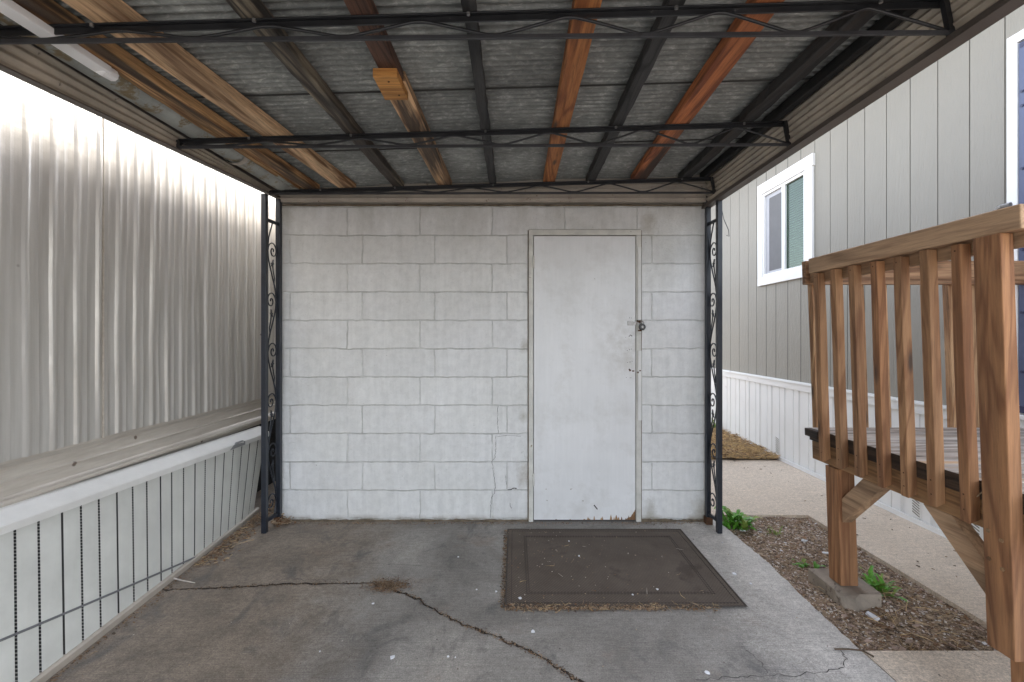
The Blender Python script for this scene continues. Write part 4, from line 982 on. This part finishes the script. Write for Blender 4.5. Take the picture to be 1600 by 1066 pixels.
# entrance door
dn = bpy.data.objects.new('entrance_door', None); COL.objects.link(dn); dn.parent = hs; dn.location = (HX-4.5, 0, 0)
b_ = MB(); b_.box(HX-0.030, HX+0.03, 2.552, 2.606, 0.856, 3.02); b_.box(HX-0.030, HX+0.03, 1.63, 1.684, 0.856, 3.02); b_.box(HX-0.030, HX+0.03, 1.6845, 2.5515, 2.965, 3.02)
b_.box(HX-0.045, HX+0.03, 1.6845, 2.5515, 0.856, 0.882)
b_.build('frame', M['white_trim'], dn, bevel=0.003)
b_ = MB(); b_.box(HX-0.018, HX+0.01, 1.69, 2.548, 0.889, 2.960, 0); b_.box(HX-0.026, HX-0.0185, 2.490, 2.546, 0.93, 2.955, 0); b_.box(HX-0.029, HX-0.0185, 2.505, 2.512, 0.93, 2.955, 1); b_.box(HX-0.024, HX-0.0185, 1.70, 2.489, 0.893, 0.96, 1); b_.box(HX-0.028, HX-0.0185, 2.492, 2.544, 0.892, 0.929, 1); b_.box(HX-0.028,HX-0.0262,2.495,2.54,2.925,2.95,1)
lf = lab(b_.build('leaf', [M['blue'], M['blue_dark']], dn, bevel=0.002), 'slate blue door leaf with dark edge strip')
for z in (2.68, 2.60, 2.25, 2.0, 1.80, 1.72, 1.45, 1.12):
    b_ = MB(); b_.tube([(HX-0.026, 2.528, z), (HX-0.031, 2.528, z)], 0.008, 10); b_.build('screw', M['blue_dark'], lf)
b_ = MB(); b_.tube([(HX-0.02,2.63,2.055),(HX-0.055,2.63,2.055),(HX-0.06,2.60,2.06),(HX-0.055,2.56,2.06)], 0.013, 8)
lab(b_.build('door_stay', M['steel'], dn), 'grey metal bracket beside the door frame')

# ================================================================= WOODEN DECK
LEAN = lambda p: (p[0]+0.035*(1.70-p[2]), p[1], p[2])
dk = thing('wooden_deck', (1.66, 2.3, 0), 'raised cedar entrance deck with square balusters beside the right mobile home', 'deck')
XO = 1.585
b_ = MB(); 
for k in range(9):
    y1_ = 2.548-0.1445*k; y0_ = y1_-0.139
    b_.box(XO+0.0385+random.uniform(0,.002), HX-0.034, y0_, y1_, 0.768+random.uniform(-.001,.001), 0.808+random.uniform(-.001,.001))
b_.build('decking', M['deck_x'], dk, bevel=0.003, shear=LEAN)
b_ = MB(); b_.box(XO+0.0378, XO+0.0383, 1.30, 2.549, 0.740, 0.8065); b_.box(XO+0.012, XO+0.0377, 2.445, 2.549, 0.765, 0.8055); lab(b_.build('board_ends', M['rim_dark'], dk, shear=LEAN), 'dark ends of the deck boards')
b_ = MB(); b_.box(XO+0.0378, XO+0.075, 1.332, 2.530, 0.640, 0.7395); lab(b_.build('rim_joist', M['rim_y'], dk, bevel=0.003, shear=LEAN), 'side rim joist')
b_ = MB(); b_.box(XO+0.0755, HX-0.036, 2.492, 2.530, 0.640, 0.767); b_.box(XO+0.0755, HX-0.036, 1.335, 1.373, 0.640, 0.767)
for yj in (1.75, 2.1): b_.box(XO+0.0755, HX-0.036, yj, yj+0.038, 0.640, 0.767)
b_.build('joist', M['cedar_x'], dk, shear=LEAN)
# rails
b_ = MB(); b_.box(XO-0.006, XO+0.038, 1.418, 2.440, 1.655, 1.733); lab(b_.build('handrail', M['cedar_y'], dk, bevel=0.004, shear=LEAN), 'near top handrail board')
b_ = MB(); b_.box(XO+0.0385, XO+0.066, 1.42, 2.500, 1.606, 1.731); lab(b_.build('rail_board', M['cedar_y'], dk, bevel=0.003, shear=LEAN), 'inner rail board')
b_ = MB(); b_.box(XO+0.020, HX-0.004, 2.5005, 2.538, 1.604, 1.733); lab(b_.build('rail_board', M['cedar_x'], dk, bevel=0.003, shear=LEAN), 'rear rail board')
b_ = MB(); b_.box(XO+0.0665, HX-0.03, 1.4285, 1.460, 1.612, 1.725); lab(b_.build('rail_board', M['cedar_x'], dk, bevel=0.003, shear=LEAN), 'front rail board')
# balusters: fastened on the outside face of rail and rim, three looks
def baluster(mat, tz=1.653, bz=0.655, y=2.0, x=XO, name='baluster'):
    b = MB(); w = 0.0375
    pts = []
    i0 = 0; n = 12; sd_ = random.uniform(0, 99)
    for k in range(n+1):
        f = k/n; z = bz+(tz-bz)*f; dx = 0.0022*noise.noise(Vector((f*2.5, sd_, 0))); dy = 0.0055*noise.noise(Vector((f*1.6, sd_, 9)))
        for (sx, sy) in ((0,0),(1,0),(1,1),(0,1)):
            zz = z+(0.016*sx if k == 0 else 0)
            b.v.append((x+dx+sx*w, y+dy+sy*w, zz))
    for k in range(n):
        for j in range(4): q = k*4; b.f.append((q+j, q+(j+1)%4, q+4+(j+1)%4, q+4+j)); b.m.append(0)
    b.f.append((3,2,1,0)); b.m.append(0); b.f.append(tuple(n*4+j for j in range(4))); b.m.append(0)
    for zn in (tz-0.022, bz+0.045, bz+0.10):
        yn = y+0.02; xn = x-0.0006
        b.face([(xn, yn+math.cos(a)*0.0035, zn+math.sin(a)*0.0035) for a in [math.pi*2*i/8 for i in range(8)]], 1)
        b.face([(xn, yn+math.cos(a)*0.0035, zn-0.0175+math.sin(a)*0.016-0.0) if math.sin(a) < 0 else (xn+0.0002, yn+math.cos(a)*0.002, zn-0.008) for a in [math.pi*2*i/8 for i in range(8)]], 1) if False else None
    o = b.build(name, [mat, M['rust']], dk, bevel=0.0025, shear=LEAN); return o
protos = []
nearY = [2.378, 2.251, 2.128, 1.993, 1.870, 1.746, 1.618]
mats_ = [M['cedar_z'], M['cedar_z'], M['cedar_z'], M['cedar_zred'], M['cedar_z'], M['cedar_z'], M['cedar_zred']]
for yb_, mm in zip(nearY, mats_): baluster(mm, y=yb_, x=XO, tz=1.653-0.004+random.uniform(-.004,.004), bz=0.655+random.uniform(-.006,.006))
bp = None
for k in range(9):
    x = 1.66+0.127*k
    if bp is None: bp = baluster(M['cedar_zpale'], y=2.5385, x=x, tz=1.68, bz=0.66); x00 = x
    else:
        c = bp.copy(); COL.objects.link(c); c.parent = dk; c.location = (x-x00, 0, 0)
# posts
b_ = MB(); b_.box(XO-0.012, XO+0.032, 1.473, 1.563, 0.262, 1.6545); po = b_.build('corner_post', M['cedar_zred'], dk, bevel=0.004, shear=LEAN)
lab(po, 'thick corner railing post with bolts')
for (dy_, z) in ((0.020,0.66),(0.062,0.645),(0.020,0.565),(0.062,0.55)):
    b_ = MB(); x = LEAN((XO-0.012, 0, z))[0]; b_.tube([(x+0.001, 1.563-dy_, z), (x-0.004, 1.563-dy_, z)], 0.007, 6); b_.build('bolt', M['raw_wood'], po)
b_ = MB(); b_.box(XO+0.0805, XO+0.169, 1.490, 1.577, 0.001, 0.639); lab(b_.build('leg', M['cedar_z'], dk, bevel=0.004, shear=LEAN), 'near supporting post')
b_ = MB(); b_.box(XO+0.024, XO+0.113, 2.318, 2.408, 0.044, 0.639); lab(b_.build('leg', M['cedar_zred'], dk, bevel=0.004, shear=LEAN), 'far supporting post on the concrete footing')
b_ = MB()
def brace(ya, za, yb, zb, lbl):
    b = MB(); x0 = XO+0.040; x1 = x0+0.05
    d = Vector((0, yb-ya, zb-za)).normalized(); n = Vector((0, -d.z, d.y)); h = 0.043
    a = Vector((0,ya,za)); c = Vector((0,yb,zb)); 
    # ends cut plumb at the post and level under the joist
    def P(x, v): return (x, v.y, v.z)
    a1 = a+n*h; a0 = a-n*h; c1 = c+n*h; c0 = c-n*h
    a1 = a1+d*((ya-a1.y)/d.y); a0 = a0+d*((ya-a0.y)/d.y); c1 = c1+d*((zb-c1.z)/d.z); c0 = c0+d*((zb-c0.z)/d.z)
    lo, hi = (a0, a1)
    b.hexa([P(x0,a0),P(x1,a0),P(x0,c0),P(x1,c0),P(x0,a1),P(x1,a1),P(x0,c1),P(x1,c1)])
    lab(b.build('knee_brace', M['cedar_y'], dk, bevel=0.003, shear=LEAN), lbl)
brace(2.317, 0.43, 2.11, 0.639, 'far knee brace'); brace(1.578, 0.43, 1.79, 0.639, 'near knee brace')
b_ = MB(); pts = []
for j in range(14):
    f = j/13; a = -0.3+f*2.6; pts.append((XO+0.034-0.012*math.sin(f*3.1)+0.035*(1.7-0.72+0.1*f), 1.605+0.032*math.sin(a)*1.0, 0.78-0.115*f))
b_.tube(pts, 0.0022, 6); tag(b_.build('loose_wire', M['chip_tan'], None), 'thin tan wire looping over the deck rim joist', 'wire')
# footing block, broken front corner
b_ = MB()
def foot(u, v):
    return None
P = [(1.618,2.29),(1.635,2.262),(1.675,2.235),(1.71,2.250),(1.815,2.248),(1.825,2.27),(1.83,2.50),(1.618,2.50)]
top = [(x+random.uniform(-.004,.004)+0.0, y, 0.042 if i not in (1,2) else 0.026) for i, (x, y) in enumerate(P)]
b_.face(top)
for i in range(len(P)):
    a, c = top[i], top[(i+1) % len(P)]
    n_ = 4
    b_.face([a, c, (c[0]+(0.008 if i in (1,2) else 0), c[1]-(0.03 if (i+1)%len(P) in (1,2,3) else 0), -0.05), (a[0], a[1]-(0.03 if i in (1,2,3) else 0), -0.05)])
tag(b_.build('footing_block', M['footing'], None, bevel=0.005), 'chipped concrete footing block under the deck post in the soil bed', 'concrete block')

# ================================================================= DOOR MAT
mt = thing('door_mat', (0.54, 2.64, 0), 'brown ribbed rubber mat lying in front of the white shed door', 'door mat')
mx0, mx1, my0, my1 = -0.040, 1.128, 2.208, 3.086
b_ = MB()
def matf(u, v):
    x = mx0+(mx1-mx0)*u; y = my0+(my1-my0)*v; return (x+0.003*noise.noise(Vector((0,y*5,0))), y+0.003*noise.noise(Vector((x*5,3,0))), 0.008+0.0015*noise.noise(Vector((x*3,y*3,0))))
b_.grid(matf, 24, 18); 
b_.build('tread', M['mat'], mt, recalc=False)
b_ = MB()
def border(o_, w_, z):
    a0, a1, c0, c1 = mx0+o_, mx1-o_, my0+o_, my1-o_
    b_.box(a0, a1, c0, c0+w_, z-0.002, z); b_.box(a0, a1, c1-w_, c1, z-0.002, z); b_.box(a0, a0+w_, c0+w_, c1-w_, z-0.002, z); b_.box(a1-w_, a1, c0+w_, c1-w_, z-0.002, z)
border(-0.004, 0.008, 0.0102); border(0.026, 0.003, 0.0100); border(0.105, 0.0028, 0.0100); border(0.118, 0.0028, 0.0100)
b_.build('border', M['mat_edge'], mt)

# ================================================================= WEEDS
def blade(mb, base, ang, ln, w, rise_, m=0, lobes=0):
    n = 8; pr_ = None; dx, dy = math.cos(ang), math.sin(ang)
    for k in range(n+1):
        f = k/n; r = ln*f; z = base[2]+rise_*ln*math.sin(f*math.pi*0.62)*1.0
        ww = w*math.sin(math.pi*min(0.12+f*0.9, 1.0))**0.8*(1+(0.35*math.sin(f*lobes*6.28) if lobes else 0))+0.0008
        c = (base[0]+dx*r, base[1]+dy*r, z); l_ = (c[0]-dy*ww, c[1]+dx*ww, z+ww*0.35); q_ = (c[0]+dy*ww, c[1]-dx*ww, z+ww*0.35)
        if pr_: mb.face([pr_[0], pr_[1], c, l_], m); mb.face([pr_[1], pr_[2], q_, c], m)
        pr_ = (l_, c, q_)
def weed(x, y, z, nb, ln, w, lbl, mats, lobes=3, spread=0.04, up=(0.3,1.1)):
    t_ = thing('weed', (x, y, z), lbl, 'weed', 'weeds growing beside the concrete')
    b = MB()
    for k in range(nb):
        blade(b, (x+random.gauss(0, spread), y+random.gauss(0, spread), z), random.uniform(0, 6.28), ln*random.uniform(.5,1.1), w*random.uniform(.6,1.2), random.uniform(*up), random.choice(range(len(mats))), lobes)
    b.build('foliage', mats, t_, smooth=True, recalc=False)
    b = MB()
    for k in range(max(3, nb//8)):
        a = random.uniform(0, 6.28); b.tube([(x,y,z-0.005),(x+math.cos(a)*0.012,y+math.sin(a)*0.012,z+ln*0.25),(x+math.cos(a)*0.03,y+math.sin(a)*0.03,z+ln*0.45)], 0.0018, 5)
    b.build('stem', M['leaf2'], t_)
weed(1.575, 3.20, -0.03, 74, 0.125, 0.017, 'large bright green leafy weed beside the right iron post', [M['leaf'], M['leaf'], M['leaf2']], 2, 0.035, (0.3,1.2))
weed(1.74, 3.08, -0.03, 14, 0.07, 0.004, 'sparse grassy weed at the corner of the far walkway', [M['leaf2']], 0, 0.025)
weed(1.695, 2.66, -0.035, 24, 0.045, 0.010, 'low pale green weed left of the footing block', [M['leaf2'], M['leaf']], 0, 0.035, (0.2,0.7))
weed(1.93, 2.40, -0.03, 46, 0.095, 0.009, 'spiky green weed right of the footing block', [M['leaf'], M['leaf'], M['leaf2']], 3, 0.03, (0.2,0.8))
weed(1.90, 2.60, -0.035, 22, 0.05, 0.006, 'tiny green weed behind the footing block near the walkway edge', [M['leaf'], M['leaf2']], 0, 0.035, (0.2,0.8))
weed(2.62, 6.3, 0.03, 60, 0.12, 0.010, 'green weed clump growing behind the straw along the white skirting', [M['leaf'], M['leaf2']], 2, 0.10, (0.5,1.4))

# ================================================================= LITTER
b_ = MB()
def alongcrack():
    i = random.randrange(1, 19); f = random.random(); a, c = CR[i], CR[i+1]; g_ = random.gauss(0, 0.007)
    return (a[0]*(1-f)+c[0]*f+g_, a[1]*(1-f)+c[1]*f+random.gauss(0, 0.008), 0.002)
chips(b_, 900, alongcrack, (0.002, 0.008), [0,0,1,6,0,1,0])
def clump(): return (-0.66+random.gauss(0,0.045), 2.39+random.gauss(0,0.026)-0.0, 0.003+abs(random.gauss(0,0.005)))
straws(b_, 420, clump, (0.01, 0.05), 0.0009, [0,1,6,1], 0.4); chips(b_, 350, clump, (0.003, 0.01), [0,1,6])
def matfront(): return (random.uniform(-0.045, 0.72) if random.random() < .85 else random.uniform(.6,1.0), 2.200+random.gauss(0, 0.011), 0.003+abs(random.gauss(0,0.005)))
chips(b_, 1500, matfront, (0.003, 0.012), [0,1,6,2,0,1]); straws(b_, 260, matfront, (0.01, 0.05), 0.0009, [5,2,6,1])
def matleft(): return (-0.052+random.gauss(0, 0.009), random.uniform(2.2,3.08), 0.003+abs(random.gauss(0,0.003)))
chips(b_, 520, matleft, (0.003, 0.010), [0,1,6,0,1])
def onmat(): return (mx0+0.05+abs(random.gauss(0,0.35)) if random.random() < .7 else random.uniform(mx0, mx1), random.uniform(my0, my1), 0.011)
chips(b_, 150, lambda: (lambda p: (min(p[0], mx1-.02), p[1], p[2]))(onmat()), (0.003, 0.008), [1,2,6,3,4])
straws(b_, 12, lambda: (random.uniform(mx0+.05,mx1-.1), random.uniform(my0+.05,my1-.05), 0.012), (0.02, 0.06), 0.0009, [2,5,3])
def wallbase():
    x = random.uniform(-1.64, 1.36)
    return (x, 3.215-abs(random.gauss(0, 0.018)), 0.002)
chips(b_, 700, wallbase, (0.003, 0.010), [0,1,1,2,6])
def leftcorner(): 
    y = random.uniform(2.6,3.7); return (min(bx(y)+0.03+abs(random.gauss(0,0.06)), -1.6 if y > 3.2 else 9), y, 0.003+abs(random.gauss(0,0.004)))
chips(b_, 650, leftcorner, (0.004, 0.02), [0,1,6,2,6]); straws(b_, 260, leftcorner, (0.02, 0.07), 0.0012, [5,6,1,2])
def leftedge():
    y = random.uniform(1.5,3.3); return (bx(y)+0.022+abs(random.gauss(0,0.02)), y, 0.002)
chips(b_, 500, leftedge, (0.003, 0.010), [0,1,6])
def postfoot(): return (-1.63+random.gauss(0,0.03), 3.19+random.gauss(0,0.018), 0.004+abs(random.gauss(0,0.02)))
chips(b_, 160, postfoot, (0.006, 0.025), [6,1,2])
def anywhere(): return (random.uniform(-1.7,1.44), random.uniform(1.4,3.2), 0.002)
chips(b_, 330, anywhere, (0.002, 0.006), [0,0,1,3,2])
chips(b_, 40, lambda: (random.uniform(1.5,2.8), random.uniform(2.0,4.8) if random.random() < .7 else random.uniform(1.5,1.9), 0.003) if False else (random.uniform(2.2,2.8), random.uniform(2.0,4.8), 0.003), (0.005, 0.02), [0,0,1])
struct(b_.build('litter', CH, recalc=False), 'stuff', 'brown leaf litter and grit along the crack, mat and wall foot')
b_ = MB()
for (x, y, r) in ((-0.499,1.866,.013),(-0.332,2.712,.006),(-0.193,2.364,.006),(-0.693,2.24,.008),(0.756,1.781,.012),(0.388,2.705,.008),(0.086,2.027,.012),(-0.81,1.9,.004),(-0.092,2.346,.008),(1.22,2.52,.016),(1.26,2.42,.008),(0.03,2.27,.012),(0.60,2.3,.006),(0.35,2.9,.007),(0.74,2.35,.009),(-0.27,1.87,.007),(-0.24,1.865,.004),(1.33,2.9,.006)):
    z = 0.0115 if (mx0 < x < mx1 and my0 < y < my1) else 0.002
    n = 7; pts = [(x+math.cos(a)*r*random.uniform(.5,1), y+math.sin(a)*r*random.uniform(.5,1)*1.2, z) for a in [2*math.pi*i/n for i in range(n)]]
    top_ = [(p[0]*.9+x*.1, p[1]*.9+y*.1, z+0.0025) for p in pts]
    b_.face(top_)
    for i in range(n): b_.face([pts[i], pts[(i+1)%n], top_[(i+1)%n], top_[i]])
struct(b_.build('paint_flakes', M['white_bit'], recalc=False), 'stuff', 'white paint flakes scattered over slab and mat')
b_ = MB(); b_.tube([(1.345,1.909,0.006),(1.40,1.906,0.008),(1.455,1.900,0.007),(1.475,1.865,0.005)], 0.0035, 6); b_.tube([(1.455,1.900,0.007),(1.49,1.93,0.0)], 0.002, 6)
tag(b_.build('twig', M['chip_dark']), 'dark twig lying at the front corner of the soil bed', 'twig')
b_ = MB(); b_.tube([(-1.85,2.46,0.012),(-1.78,2.44,0.009),(-1.70,2.425,0.004)], 0.004, 6, r2=0.002)
tag(b_.build('twig', M['chip_pale']), 'pale dry stick on the slab by the left skirting', 'twig')
